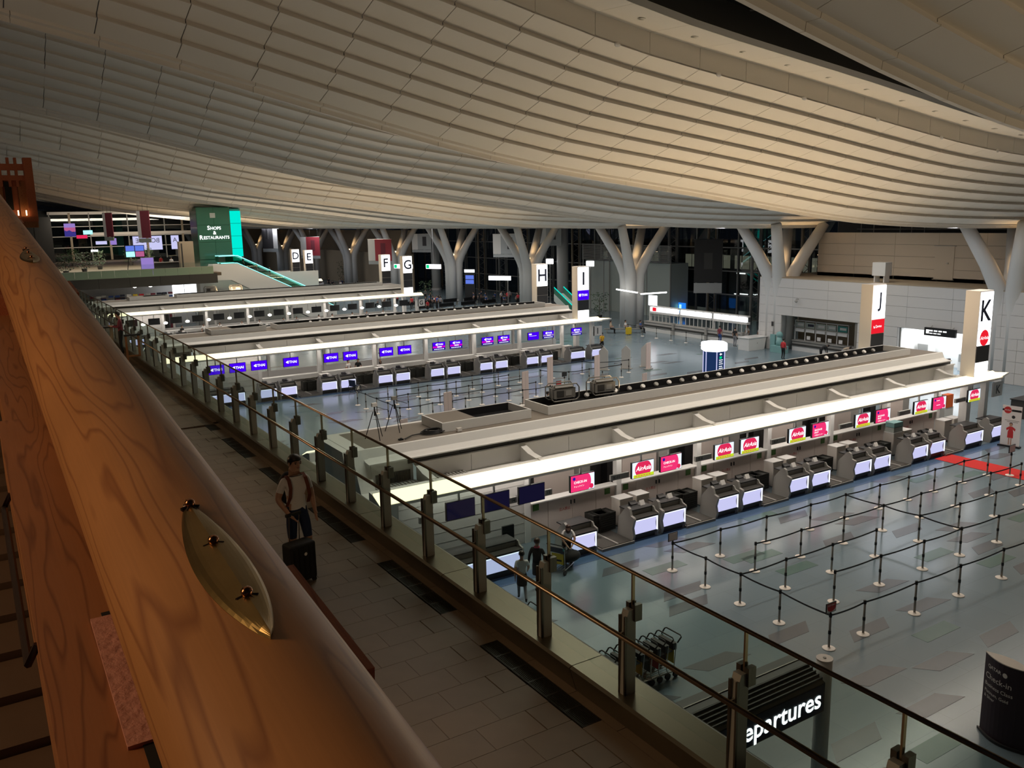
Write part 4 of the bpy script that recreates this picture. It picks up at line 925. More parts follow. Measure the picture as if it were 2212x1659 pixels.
X2 = [(33.3, 49.2), (34.5, 47.45), (36.3, 47.5), (36.3, 46.0), (35.27, 44.5), (38.4, 49.3), (37.9, 50.45), (35.2, 50.4), (32.4, 50.5), (39.3, 47.6), (41.0, 48.8)]
for p in X2: postI(*p)
for i, j in ((8, 7), (7, 6), (0, 1), (1, 2), (2, 9), (3, 4), (6, 5), (5, 10)): belt(X2[i], X2[j], LBI, GBI)
PKB = stanchion_proto('slim queue post before the row of service counters by the glass wall', 'queue posts before the service counters')
PKB.location = (54.6, 65.2, 0)
prev = (54.6, 65.2)
for y in (63.2, 61.2, 59.2, 57.2, 55.2, 53.2):
    dup(PKB, (54.8, y, 0)); belt(prev, (54.8, y), 'dark belt between posts before the row of service counters', 'belts before the service counters'); prev = (54.8, y)
# post-top signs
def post_sign(x, y, m, txt, label, z=1.02):
    t = thing('post_sign', label, 'sign', (x, y, z)); MB().box(-.20, -.012, .02, .20, .012, .30).build('frame', 'black', t); p = MB().box(-.18, -.02, .04, .18, -.012, .28).build('panel', m, t)
    if txt:
        q = MB(); q.add([(.17*math.cos(PI+PI*i/16), -.022, .17+.12*math.sin(PI+PI*i/16)) for i in range(17)]+[(.18, -.022, .28), (-.18, -.022, .28)], [tuple(range(19))]); q.build('red_sweep', 'red', p)
        q = MB(); add_text(q, txt, 0, -.025, .235, width=.30, bold=.02); q.build('words', 'paper', p)
    MB().cyl(0, 0, -.02, .03, .02, 8).build('socket', 'black', t)
    return t
postK(37.6, 19.0); postI(33.0, 45.9); postI(30.9, 43.6)
post_sign(*side[0], 'banner_pink', None, 'blank pinkish framed sign on the corner queue post')
post_sign(*side[4], 'paper', 'EXIT ONLY', 'red and white EXIT ONLY sign on a queue post')
post_sign(37.6, 19.0, 'paper', None, 'framed sign on a stand by the red carpet').scale = (1.2, 1.2, 1.2)
post_sign(33.0, 45.9, 'dark', None, 'dark framed sign on a queue post before the middle island'); post_sign(30.9, 43.6, 'red', None, 'small red sign beside a pink banner before the middle island')
# red carpet
t = thing('red_carpet', 'bright red carpet running out from the last counters', 'carpet', (37.4, 22.35, 0)); a = MB(); a.prism([(0, 0), (1.33, .05), (1.33, -6.0), (0, -6.0)], 'z', .002, .012); a.build('pile', 'red_carpet', t); a = MB(); a.prism([(-.02, .0), (0, 0), (0, -6.0), (-.02, -6.0)], 'z', .002, .014); a.build('bound_edge', 'red', t)
# AirAsia roll-up banner
t = thing('rollup_banner', 'white roll-up banner with a woman in a red dress at the island corner', 'banner', (42.25, 21.5, 0), math.radians(-83))
MB().box(-.5, -.12, 0, .5, .12, .07).build('base', 'black', t); MB().box(-.44, -.006, .07, .44, .006, 2.05).build('sheet', 'paper', t); MB().tube([(0, .08, .05), (0, .02, 2.03)], .012, 6).build('pole', 'steel', t)
a = MB(); disc(a, -.2, -.010, 1.82, .17); a.build('logo_disc', 'red', t); MB().box(-.02, -.010, 1.77, .42, -.008, 1.87).build('black_band', 'black', t); MB().box(-.44, -.0095, 1.77, -.35, -.008, 1.87).build('black_band', 'black', t)
a = MB(); add_text(a, 'AirAsia', -.2, -.013, 1.82, width=.28, bold=.01, skew=.2); a.build('logo_text', 'paper', t); a = MB(); disc(a, .08, -.009, 1.5, .08); a.build('round_badge', 'dark', t)
a = MB(); a.box(-.3, -.009, 1.3, .36, -.008, 1.33); a.box(-.2, -.009, 1.23, .3, -.008, 1.26); a.build('text_line', 'grey', t)
fg = MB(); fg.add([(x, -.010, z) for x, z in ((-.13, .45), (.14, .45), (.13, .75), (.10, .88), (.20, .80), (.22, .92), (.08, 1.02), (-.06, 1.02), (-.2, .92), (-.18, .8), (-.08, .88), (-.12, .75))], [tuple(range(12))]); fg.build('printed_dress', 'red', t)
fg = MB(); disc(fg, 0, -.010, 1.10, .075); fg.box(-.07, -.010, .1, -.02, -.009, .45); fg.box(.03, -.010, .1, .08, -.009, .45); fg.build('printed_skin', 'skin', t); fg = MB(); disc(fg, 0, -.0095, 1.13, .085, 16, 0, '-y', 0, PI); fg.build('printed_hair', 'hair_brown', t)
# curved airline stand at the right edge
t = thing('curved_stand', 'dark burgundy curved advertising stand with white lettering', 'stand', (18.0, 8.75, 0), math.radians(-97))
W, Hh = 1.05, 1.88
arc = [(-W/2+W*i/10, -.16*math.sin(PI*i/10)) for i in range(11)]
a = MB(); a.prism(arc+[(p, .16*math.sin(PI*i/10)) for i, (p, _) in reversed(list(enumerate(arc)))][1:-1], 'z', .05, Hh); a.build('sheet', 'purple_dark', t)
a = MB(); a.prism([(p*1.02, q*1.15) for p, q in arc+[(p, .16*math.sin(PI*i/10)) for i, (p, _) in reversed(list(enumerate(arc)))][1:-1]], 'z', Hh, Hh+.02); a.build('cap', 'warm_white', t)
a = MB(); a.prism([(p*1.12, q*1.4) for p, q in arc+[(p, .16*math.sin(PI*i/10)) for i, (p, _) in reversed(list(enumerate(arc)))][1:-1]], 'z', 0, .06); a.build('foot', 'dark', t)
a = MB()
def curved_text(mb, s, x, z, h, bold=0.0):
    vs, fs, tw, th = text_geo(s, bold); k = h/th
    mb.add([(x+p*k, -.165*math.sin(PI*(x+p*k+W/2)/W)-.006, z+q*k) for p, q in vs], fs)
for (tx, px, pz, ph_, bo) in (('QATAR', -.40, 1.60, .095, .015), ('Check-in', -.45, 1.36, .13, 0), ('Business Class', -.45, 1.18, .085, 0), ('Platinum, Gold', -.45, 1.01, .085, 0), ('& Silver', -.45, .90, .07, 0)):
    a = MB(); curved_text(a, tx, px, pz, ph_, bo); a.build('lettering', 'paper', t)
a = MB(); a.add([(.06+.055*math.cos(2*PI*i/16), -.172, 1.64+.055*math.sin(2*PI*i/16)) for i in range(16)], [tuple(range(16))]); a.build('emblem', 'paper', t)
# Departures sign
t = thing('departures_sign', 'dark hanging box sign with glowing white Departures lettering', 'sign', (0, 9.3, 0))
MB().prism([(0, 2.34), (.0, 2.92), (.42, 3.12), (.82, 3.12), (.82, 2.5), (.6, 2.34)], 'x', 6.2, 12.58).build('casing', 'dark', t)
for j in range(5): MB().box(6.2, .06+j*.075, 2.955+j*.036, 12.58, .085+j*.075, 3.00+j*.036).build('fin', 'charcoal', t)
a = MB(); MB().box(6.25, -.012, 2.38, 12.53, 0, 2.90).build('face', 'navy', t)
add_text(a, 'Departures', 12.47, -.02, 2.60, height=.50, bold=.016); vs_ = a.v; mx = max(v[0] for v in vs_); a.v = [(v[0]-(mx-12.46), v[1], v[2]) for v in vs_]
a.build('lettering', 'e_dep', t)
MB().tube([(6.2, .6, 3.12), (12.58, .6, 3.12)], .02, 6).build('top_trim', 'dark_steel', t)
pl = thing('sign_pole', 'white round pole carrying the Departures sign', 'pole', (12.86, 9.55, 0)); MB().cyl(0, 0, 0, 3.2, .15, 24).build('shaft', 'white', pl, smooth=True); MB().cyl(0, 0, 3.2, 3.22, .155, 24).build('cap', 'warm_white', pl); MB().cyl(0, 0, 3.22, 3.235, .03, 12).build('cap_screw', 'grey', pl)
# hexagonal info kiosk
t = thing('info_kiosk', 'six-sided dark blue direction column with a glowing white crown', 'sign', (44.2, 43.3, 0))
MB().lathe([(.82, 0), (.82, .1), (.74, .12), (.74, 2.0)], 6).build('body', 'e_kiosk', t); MB().lathe([(.86, 2.0), (.94, 2.06), (.94, 2.52), (.88, 2.6), (.3, 2.62)], 6).build('crown', 'e_sign', t)
for k in range(6):
    c, s_ = math.cos(PI/3*k), math.sin(PI/3*k); MB().tube([(c*.76, s_*.76, .1), (c*.76, s_*.76, 2.0)], .035, 6).build('edge_post', 'e_panel', t)
ang = math.radians(-120+30-30)
a = MB(); a.add([(-.12, 0, 1.80), (0, 0, 1.90), (0, 0, 1.84), (.12, 0, 1.84), (.12, 0, 1.76), (0, 0, 1.76), (0, 0, 1.70)], [tuple(range(7))])
for q in range(5): a.box(-.15, -.001, 1.36-.14*q-.03*(q > 2), .22-.05*(q % 2), .001, 1.41-.14*q-.03*(q > 2))
o = a.build('pictograms', 'e_text', t); f_ = .655; th = -PI/2-PI/6+PI/6*0; 
o.location = (f_*math.cos(math.radians(-90)), f_*math.sin(math.radians(-90))-.0, 0); 
a = MB(); a.box(-.11, -.001, 1.48, .11, .001, 1.64); o = a.build('green_square', 'e_green', t); o.location = (0, -.656, 0)
# tall pale banner stands and pointed boards before the middle island
def banner_stand(x, y, label, h=2.05, w_=.62, rot=0.3, m='banner_pink'):
    t = thing('banner_stand', label, 'banner', (x, y, 0), rot, 'plain pinkish banner stands before the middle island'); MB().box(-w_/2, -.02, .06, w_/2, .02, h).build('sheet', m, t); MB().box(-w_/2-.05, -.2, 0, w_/2+.05, .2, .06).build('foot', 'grey', t); MB().box(-.005, -.022, .06, .005, -.02, h).build('seam', 'grey', t)
for x, y in ((28.9, 44.4), (33.3, 48.0), (36.3, 46.6), (21.9, 41.6), (43.0, 48.9)): banner_stand(x, y, 'plain pinkish tall banner stand among the queue posts of the middle island')
for x, y in ((40.2, 50.8), (41.9, 50.2), (43.6, 49.9)):
    t = thing('pointed_board', 'pale standing board with a pointed top at the middle queue', 'board', (x, y, 0), -.9, 'pointed boards at the middle queue'); a = MB(); a.prism([(-.35, 0), (.35, 0), (.35, 1.45), (0, 1.8), (-.35, 1.45)], 'y', -.04, .04); a.build('panel', 'wall_white', t); MB().box(-.45, -.25, 0, .45, .25, .03).build('foot', 'grey', t)
for x, y in ((18.7, 40.6), (37.5, 43.0)):
    t = thing('menu_stand', 'small white two-panel stand among the queue posts', 'stand', (x, y, 0), .2, 'two-panel stands'); MB().box(-.25, -.02, .1, .25, .02, .62).build('panel', 'paper', t); MB().box(-.25, -.02, .64, .25, .02, 1.15).build('panel', 'banner_pink', t); MB().box(-.25, -.2, 0, .25, .2, .04).build('foot', 'grey', t)
# luggage trolleys ---------------------------------------------------------
def trolley(label, group, loc, rot, ad='yellow'):
    t = thing('luggage_trolley', label, 'trolley', loc, rot, group)       # pushed towards -x, handle at +x
    MB().tube([(.02, -.29, .92), (.14, -.30, 1.04), (.16, -.25, 1.07), (.16, .25, 1.07), (.14, .30, 1.04), (.02, .29, .92)], .018, 8).build('handle', 'black', t, smooth=True)
    a = MB(); a.box(-.10, -.27, .74, .02, .27, .92); a.build('basket', 'dark', t); a = MB(); a.box(-.30, -.25, .70, -.10, .25, .72); [a.tube([(-.30, -.25+.1*i, .70), (-.28, -.25+.1*i, .88)], .006, 4) for i in range(6)]; a.build('basket_wire', 'dark', t)
    a = MB()
    for s_ in (-1, 1): a.tube([(.0, s_*.27, .92), (-.05, s_*.26, .3), (-.02, s_*.28, .17)], .014, 6); a.tube([(-.02, s_*.28, .17), (-.85, s_*.16, .13)], .016, 6)
    a.build('frame', 'steel', t)
    a = MB(); [a.tube([(-.03, -.27+.09*i, .16), (-.82, -.16+.053*i, .135)], .007, 4) for i in range(7)]; a.tube([(-.85, -.17, .13), (-.88, 0, .2), (-.85, .17, .13)], .014, 6); a.build('deck_bars', 'steel', t)
    p = MB().box(-.035, -.22, .34, -.02, .22, .70).build('advert_board', ad, t); MB().box(-.022, -.16, .44, -.014, .16, .5).build('advert_bar', 'black', p); MB().box(.02, .23, .84, .03, .28, .93).build('brake_tag', 'teal', t)
    for x, y in ((-.02, -.28), (-.02, .28), (-.75, -.12), (-.75, .12)):
        w_ = MB(); w_.tube([(x, y-.025, .085), (x, y+.025, .085)], .085, 14); w_.build('wheel', 'black', t)
    return t
ads = ['yellow', 'yellow', 'dark', 'yellow', 'red', 'yellow', 'dark', 'red', 'dark', 'yellow']; TPR = {}
for i, ad in enumerate(ads):
    lb = {'yellow': 'luggage trolley with a yellow board nested in the row', 'red': 'luggage trolley with a red board nested in the row', 'dark': 'luggage trolley with a dark board nested in the row'}[ad]
    if ad not in TPR: TPR[ad] = trolley(lb, 'nested luggage trolleys with %s boards' % ad, (11.65+.263*i, 15.05, 0), .02, ad)
    else: dup(TPR[ad], (11.65+.263*i, 15.05, 0), .02)
trolley('single luggage trolley standing apart behind a balustrade post', None, (11.72, 16.5, 0), 0.0, 'dark'); trolley('single luggage trolley farthest from the nested row by the counters', None, (11.98, 18.3, 0), 0.0, 'dark')
tk = trolley('luggage trolley with a yellow board beside the stooping attendant', None, (15.25, 21.7, 0), math.radians(205))
t = thing('duffel_bag', 'dark bag lying on the attended trolley', 'bag', (15.9, 21.9, .2)); MB().ball((0, 0, .2), (.42, .26, .2), 14, 8).build('body', 'c_black', t, smooth=True); MB().tube([(-.2, 0, .36), (0, 0, .5), (.2, 0, .36)], .015, 6).build('strap', 'black', t)
# roof clutter on the nearest island ----------------------------------------
yr = YK
def tripod(x, y, label, head):
    t = thing('tripod', label, 'tripod', (x, y, 4.24))
    for k in range(3):
        c, s_ = math.cos(2.1*k+.5), math.sin(2.1*k+.5); MB().tube([(c*.05, s_*.05, .95), (c*.36, s_*.36, 0)], .014, 6).build('leg', 'black', t)
    MB().cyl(0, 0, .8, 1.12, .025, 8).build('centre_post', 'black', t); MB().box(-.09, -.05, 1.12, .09, .05, 1.24) .build('head', 'paper' if head else 'grey', t); MB().tube([(.05, 0, 1.1), (.45, -.1, .95)], .01, 6).build('pan_handle', 'black', t)
tripod(11.1, yr+3.9, 'black tripod with a white device at the near edge of the island roof', True); tripod(12.1, yr+4.5, 'black tripod with a grey camera beside the cable coil', False)
t = thing('cable_coil', 'coil of thick black cable lying on the island roof', 'cable', (13.0, yr+3.45, 4.27))
for k in range(5): MB().tube([((.42-.03*k)*math.cos(2*PI*i/28)+.12*(k % 2), (.28-.02*k)*math.sin(2*PI*i/28), .02+.018*k) for i in range(28)], .022, 6, closed=True).build('loop', 'black', t)
MB().tube([(-.4, 0, .02), (-.8, -.05, .02), (-1.2, -.35, .02)], .022, 6).build('loose_end', 'black', t)
t = thing('junction_box', 'small pale box beside the cable coil', 'box', (13.85, yr+3.05, 4.25)); MB().box(-.09, -.06, 0, .09, .06, .13).build('body', 'warm_white', t); MB().box(-.07, -.065, .02, .07, -.06, .11).build('cover', 'paper', t)
t = thing('roof_gadget', 'small black box by the nearest tripod', 'box', (11.7, yr+3.2, 4.25)); MB().box(-.08, -.05, 0, .08, .05, .05).build('body', 'black', t); MB().box(-.03, -.02, .05, .03, .02, .07).build('knob', 'dark', t)
def stage_light(x, y, z, label):
    t = thing('stage_floodlight', label, 'floodlight', (x, y, z), -.1)
    MB().box(-.48, -.2, .12, .48, .2, .50).build('housing', 'mid_grey', t); MB().prism([(-.2, .50), (.2, .50), (.12, .60), (-.12, .60)], 'x', -.4, .4).build('top_cowl', 'mid_grey', t)
    MB().box(-.36, -.21, .18, -.04, -.2, .42).build('vent', 'charcoal', t); MB().box(.04, -.21, .2, .3, -.2, .4).build('vent', 'grey', t); MB().box(-.44, .2, .16, .44, .23, .46).build('lens', 'frosty', t)
    for yy in (-.24, .24):
        MB().tube([(-.5, yy, .02), (-.62, yy, .12), (-.62, yy, .5), (-.5, yy, .66), (.5, yy, .66), (.62, yy, .5), (.62, yy, .12), (.5, yy, .02)], .028, 8, closed=True).build('tube_frame', 'mid_grey', t, smooth=True)
    for xx in (-.4, .4): MB().tube([(xx, -.2, .12), (xx, 0, -.1)], .03, 6).build('foot', 'dark', t)
stage_light(19.2, yr+4.35, 4.45, 'grey floodlight in a tube frame beside the dark-clothed person'); stage_light(21.2, yr+4.35, 4.45, 'grey floodlight in a tube frame next to the row of lamp discs')
for i, x in enumerate((21.3, 23.9)): stage_light(x, YK+2*PITCH_I+4.3, 4.5, ('small floodlight on the far island roof nearer the lit shopfront', 'small floodlight on the far island roof nearer the cyan escalator')[i])
# ------------------------------------------------------------------ service counters by the glass wall
sr = thing('service_counter', 'long white service counter with a dark band by the glass wall', 'counter', (57.6, 53.0, 0))
for i in range(3):
    y = i*4.4; MB().box(0, y+.04, 0, .75, y+4.36, .5).build('front_panel', 'white', sr); MB().box(-.06, y+.02, .5, .75, y+4.38, .68).build('dark_band', 'charcoal', sr); MB().box(0, y+.04, .68, .75, y+4.36, .95).build('upper_panel', 'wall_white', sr); MB().box(-.1, y+.02, .95, .8, y+4.38, 1.0).build('worktop', 'grey', sr)
    MB().box(-.2, y-.12, 0, .1, y+.12, 1.15).build('divider', 'grey', sr)
fr = thing('sign_gantry', 'white gantry of glowing sign boxes over the service counter', 'gantry', (58.2, 53.0, 0))
for i in range(3):
    y = i*4.4
    MB().box(-.05, y+.05, 1.75, .35, y+4.2, 1.95).build('lower_beam', 'white', fr); MB().box(-.02, y+.05, 2.4, .35, y+4.2, 2.52).build('upper_beam', 'white', fr)
    for j in range(4):
        yy = y+.12+j*1.02
        b_ = MB().box(-.08, yy+.06, 1.97, .2, yy+.88, 2.42).build('sign_box', 'e_box', fr)
        if i == 2 and j == 3: MB().box(-.09, yy+.0, 2.0, -.08, yy+.55, 2.38).build('red_panel', 'e_red', b_)
    for j in range(8): MB().box(.05, y+.2+j*.55, 1.0, .10, y+.26+j*.55, 1.75).build('upright', 'white', fr)
    MB().box(0, y+4.2, .98, .3, y+4.3, 2.5).build('end_post', 'white', fr)
t = thing('lit_totem', 'tall glowing white panel above the end of the sign gantry', 'sign', (58.2, 65.1, 2.55)); MB().box(0, 0, 0, .15, 1.15, 1.0).build('panel', 'e_sign', t); MB().box(-.02, -.03, -.05, .17, 1.18, 0).build('frame', 'white', t)
for i, (y0_, y1_, z0_, z1_) in enumerate(((66.4, 69.9, 3.85, 4.0), (66.1, 62.3, 3.75, 4.15))):
    t = thing('bar_light', 'slanting bright bar light %s the branching column' % ('left of' if i == 0 else 'reaching from'), 'light', (57.0, 0, 0)); MB().tube([(0, y0_, z0_), (0, y1_, z1_)], .07, 8).build('tube', 'e_white', t); MB().ball((0, y0_+(.35 if i == 0 else .25)*(-1 if i == 0 else 1)*0, z0_), .1).build('cap', 'white', t)
t = thing('white_desk', 'white reception desk with a flared top standing alone beside the service counter', 'desk', (55.4, 50.25, 0)); a = MB(); a.prism([(0, 0), (1.9, 0), (2.1, 1.05), (-.05, 1.05)], 'y', 0, 1.2); a.build('body', 'white', t); MB().box(-.1, -.06, 1.05, 2.25, 1.26, 1.1).build('top', 'white_gloss', t); a = MB(); disc(a, 1.0, -.004, .6, .05, 12); a.build('emblem', 'grey', t)
t = thing('teal_photo_prop', 'pale teal photo prop with a bench and standing figure shape', 'prop', (56.9, 48.4, 0)); MB().box(-.4, -.8, 0, .3, .5, .55).build('bench', 'pale_teal', t); MB().box(.1, .5, 0, .3, 1.0, 1.4).build('side_board', 'pale_teal', t); MB().ball((0.1, .0, 1.45), (.25, .3, .28), 12, 8).build('round_head', 'pale_teal', t, smooth=True); MB().lathe([(.25, .5), (.3, .8), (.2, 1.25)], 12, (.1, 0, 0)).build('torso', 'pale_teal', t, smooth=True)
for dy in (-.15, .25): MB().box(-.25, dy, .7, -.1, dy+.12, 1.1).build('card', 'paper', t) if False else None
# alcove counter with five airline boards
ac = thing('alcove_counter', 'white alcove counter with a dark band under five small airline boards', 'counter', (58.6, 41.8, 0)); MB().box(0, 0, 0, .7, 6.6, .45).build('front', 'white', ac); MB().box(-.08, 0, .45, .7, 6.6, .6).build('dark_band', 'charcoal', ac); MB().box(0, 0, .6, .7, 6.6, .85).build('upper_front', 'grey', ac); MB().box(-.1, 0, .85, .75, 6.6, .9).build('worktop', 'grey', ac)
ag = thing('board_frame', 'thin white frame holding five small airline boards in the alcove', 'frame', (59.0, 43.2, 0)); 
for i in range(6): MB().box(0, i*1.05, .9, .05, i*1.05+.06, 2.55).build('upright', 'white', ag)
MB().box(0, 0, 2.5, .4, 5.3, 2.56).build('top_bar', 'white', ag); MB().box(0, 0, 1.85, .05, 5.3, 1.9).build('cross_bar', 'white', ag)
for i, m in enumerate(('paper', 'paper', 'paper', 'navy', 'paper')):
    b_ = MB().box(-.03, i*1.05+.12, 1.95, 0, i*1.05+.98, 2.42).build('board', 'teal' if i == 0 else 'frosty', ag); MB().box(-.035, i*1.05+.2, 2.1, -.03, i*1.05+.8, 2.3).build('name_block', m, b_)
    MB().box(-.03, i*1.05+.12, 1.6, 0, i*1.05+.98, 1.84).build('lower_board', 'paper', ag); 
    if i < 4: MB().box(-.06, i*1.05+.5, 1.0, -.03, i*1.05+.85, 1.3).build('notice', 'paper', ag)
# ------------------------------------------------------------------ fabric banners
def fabric_banner(x, y, z0, z1, w_, rot, parts, label, hang=None):
    t = thing('fabric_banner', label, 'banner', (x, y, z0), rot)
    for (x0, a0, x1, a1, m, nm) in parts: MB().box(-w_/2+w_*x0, -.02-.004*len(nm), (z1-z0)*a0, -w_/2+w_*x1, .02, (z1-z0)*a1).build(nm, m, t)
    MB().tube([(-w_/2-.05, 0, z1-z0+.02), (w_/2+.05, 0, z1-z0+.02)], .03, 6).build('top_rod', 'steel', t)
    for q in (-.4, 0, .4): MB().tube([(w_*q, 0, z1-z0), (w_*q, 0, z1-z0+.6)], .014, 4).build('hanger', 'black', t); MB().tube([(w_*q, 0, z1-z0+.6), (w_*q, 0, max(z1-z0+.65, ceil_z(x, y)-z0+.05))], .003, 4).build('wire', 'grey', t)
STD = [(0, .14, .28, 1, 'paper', 'white_field'), (.28, .14, 1, 1, 'c_maroon', 'red_field'), (0, 0, 1, .13, 'frosty', 'foot_field')]
fabric_banner(11.0, 83, 10.25, 12.6, 1.0, -.9, STD, 'narrow red hanging banner nearest the timber tower'); fabric_banner(13.9, 83, 10.0, 12.75, 1.35, -.9, STD, 'larger red hanging banner beside the narrow one')
mat('banner_red', (0.45, 0.05, 0.07), 0.7); mat('banner_dark', (0.06, 0.055, 0.06), 0.7); mat('banner_pale', (0.45, 0.47, 0.48), 0.7)
GEN = lambda m1, m2: [(0, .14, .3, 1, 'paper', 'white_field'), (.3, .14, 1, 1, m1, 'main_field'), (.55, .35, .75, .85, m2, 'figure_shape'), (0, 0, 1, .13, 'banner_pale', 'foot_field')]
fabric_banner(50, 165.5, 6.0, 10.9, 4.2, -1.15, [(0, .14, .72, 1, 'banner_dark', 'dark_field'), (.72, .14, 1, 1, 'paper', 'white_field'), (.1, .16, .6, .6, 'banner_red', 'red_shape'), (.25, .5, .45, .92, 'paper', 'hand_shape'), (0, 0, 1, .13, 'banner_pale', 'foot_field')], 'tall dark banner with a red hand shape before the far columns')
fabric_banner(50, 143, 5.4, 9.0, 4.3, -1.1, GEN('banner_red', 'c_maroon'), 'red and white banner between the dark hand banner and the lettered pylons'); fabric_banner(50, 114, 5.4, 8.9, 4.2, -1.1, GEN('banner_red', 'c_maroon'), 'red and white banner just behind the F pylon')
fabric_banner(62, 124.8, 6.4, 9.3, 3.8, -1.1, GEN('banner_pale', 'banner_dark'), 'pale grey banner left of the first thick pier'); fabric_banner(62, 99.4, 6.3, 9.4, 3.9, -1.0, GEN('banner_pale', 'banner_dark'), 'pale banner with dark sketch behind the column by the H pylon'); fabric_banner(64, 91.8, 7.9, 10.1, 3.0, -1.0, GEN('banner_pale', 'banner_dark'), 'small pale banner high beside the thick round pier')
fabric_banner(66, 65.8, 3.3, 8.9, 2.9, -.85, [(0, .2, 1, 1, 'black', 'black_field'), (.35, .45, .65, .75, 'charcoal', 'emblem_shape'), (.1, .84, .5, .95, 'c_maroon', 'red_words'), (0, 0, 1, .19, 'banner_pale', 'pale_foot')], 'tall black banner with a pale foot hanging before the glass wall')
t = thing('louvre_screen', 'grey horizontal louvre screen behind the branching column', 'screen', (66.3, 72.0, 6.2))
for i in range(14): MB().box(0, 0, i*.14, .12, 16.2, i*.14+.07).build('louvre_blade', 'grey', t)
for yy in (0, 5.4, 10.8, 16.1): MB().box(.12, yy, -6.2, .25, yy+.12, 2.0).build('post', 'grey', t)
t = thing('lift_shaft', 'dim glazed lift enclosure beneath the louvre screen', 'lift', (66.8, 72.3, 0)); MB().box(0, 0, 0, 2.6, 15.8, 6.1).build('enclosure', 'frosty', t)
for yy in (4, 8, 12): MB().box(-.05, yy, 0, 0, yy+.1, 6.1).build('mullion', 'grey', t)
for (x, y, z, w_, lb) in ((50, 106.5, 5.1, 3.0, 'beside the F pylon'), (50, 97.6, 5.4, 2.2, 'beside the G pylon')):
    t = thing('exit_sign', 'white and green glowing exit sign hanging '+lb, 'sign', (x, y, z), -1.1); MB().box(-w_/2, -.1, 0, w_/2, .1, .55).build('panel', 'e_sign', t); MB().box(-w_/2+.05, -.11, .05, -w_/2+.5, -.1, .5).build('green_square', 'e_green', t); MB().tube([(0, 0, .55), (0, 0, ceil_z(x, y)-z+.05)], .02, 4).build('hanger', 'grey', t)
t = thing('lit_board', 'long glowing white board above the far hall crowd', 'sign', (60, 98, 3.4), -1.0); MB().box(-1.6, -.1, 0, 1.6, .1, .55).build('panel', 'e_sign', t); MB().tube([(1.2, 0, 0), (1.2, 0, -3.4)], .06, 6).build('post', 'grey', t)
t = thing('flight_display', 'upright flight display with blue screens in the far hall', 'display', (60, 106, 0), -1.0); MB().box(-.8, -.12, 0, .8, .12, 4.6).build('casing', 'dark', t)
for j in range(2): MB().box(-.65, -.14, 3.15-j*.65, .65, -.12, 3.7-j*.65).build('screen', 'e_display', t)
MB().box(-.8, -.14, 4.1, .8, -.12, 4.5).build('header', 'e_sign', t)
for (y, m) in ((93.5, 'e_sign'), (84.8, 'e_sign')):
    t = thing('lit_tag', 'small glowing wall sign far behind the columns', 'sign', (65, y, 5.5), -1.0, 'small glowing signs behind the columns'); MB().box(-.5, -.06, 0, .5, .06, .6).build('panel', m, t); MB().box(-.5, .06, -.1, .5, .12, .7).build('back_plate', 'grey', t); MB().box(-.06, .06, -5.5, .06, .18, -.1).build('post', 'grey', t)
# escalator by the H pylon
t = thing('down_escalator', 'escalator with teal-lit balustrades behind the H and I pylons', 'escalator', (56.0, 76.0, 0)); MB().prism([(-1.2, .6), (0, 1.2), (3.5, 3.0), (3.5, 2.2), (0, .0), (-1.2, 0)], 'x', -.2, 1.2).build('truss', 'frosty', t)
for x in (-.15, 1.15): MB().prism([(0, 1.2), (3.5, 3.0), (3.5, 3.7), (0, 1.9)], 'x', x-.02, x+.02).build('balustrade', 'tint_green', t); MB().tube([(x, 0, 1.92), (x, 3.5, 3.72)], .05, 6).build('handrail', 'e_cyan', t)
# ------------------------------------------------------------------ far end: mezzanine, tower, stair, end wall
mz = sroot('floor_mezzanine', 'mezzanine floor slab with dark fascia at the far end of the gallery'); MB().box(5.4, 98.3, 5.9, 24.0, 149.5, 6.25).build('slab', 'gallery_far', mz)
for i in range(6): MB().box(5.5+i*3.0, 98.0, 5.12, 8.48+i*3.0, 98.3, 6.15).build('fascia_panel', 'charcoal', mz)
gb = thing('green_balustrade', 'frosted green glass balustrade along the mezzanine edge', 'balustrade', (5.6, 98.0, 6.15))
for i in range(14): MB().box(i*1.25+.01, 0, 0, i*1.25+1.24, .03, .78).build('green_panel', 'green_frost', gb)
MB().box(0, -.02, .78, 17.5, .05, .82).build('cap_rail', 'steel', gb)
for i in range(14): MB().box(i*1.25, .0, .82, i*1.25+1.24, .02, 1.3).build('clear_panel', 'clear_glass', gb)
ew = sroot('window_2', 'dark glazed end wall of the hall with pale mullions', (0, 150, 0))
xs = [11.7+2.75*i for i in range(9)]
for i, x in enumerate(xs):
    MB().box(x-.16 if i % 2 else x-.07, -.15, 6.3, x+.16 if i % 2 else x+.07, .15, 13.6).build('mullion', 'tan_wall' if i % 2 else 'grey', ew)
    if i < 8:
        for (z0_, z1_) in ((6.4, 8.3), (8.35, 9.95), (10.05, 11.5), (11.55, 13.5)): MB().box(x+.1, -.02, z0_, x+2.65, .02, z1_).build('pane', 'window_glass', ew)
for z, h in ((8.32, .05), (10.0, .06), (11.52, .05), (13.55, .22)): MB().box(11.5, -.12, z-h, 34.5, .12, z+h).build('transom', 'warm_white', ew)
MB().box(17.2, -.2, 10.1, 34.5, .2, 10.55).build('white_beam', 'warm_white', ew)
wd = struct(MB().box(-8, 146, 0, 11.6, 146.4, 13.0).build('wall_end', 'charcoal'), 'dark wall filling the corner beyond the gallery')
for i in range(5): MB().box(.5+i*2.2, 145.95, 6.3, .53+i*2.2, 146, 12.8).build('joint', 'black', wd)
struct(MB().box(-9, 152, 0, 36, 152.4, 14).build('wall_night', 'black'), 'night darkness behind the glazed end wall')
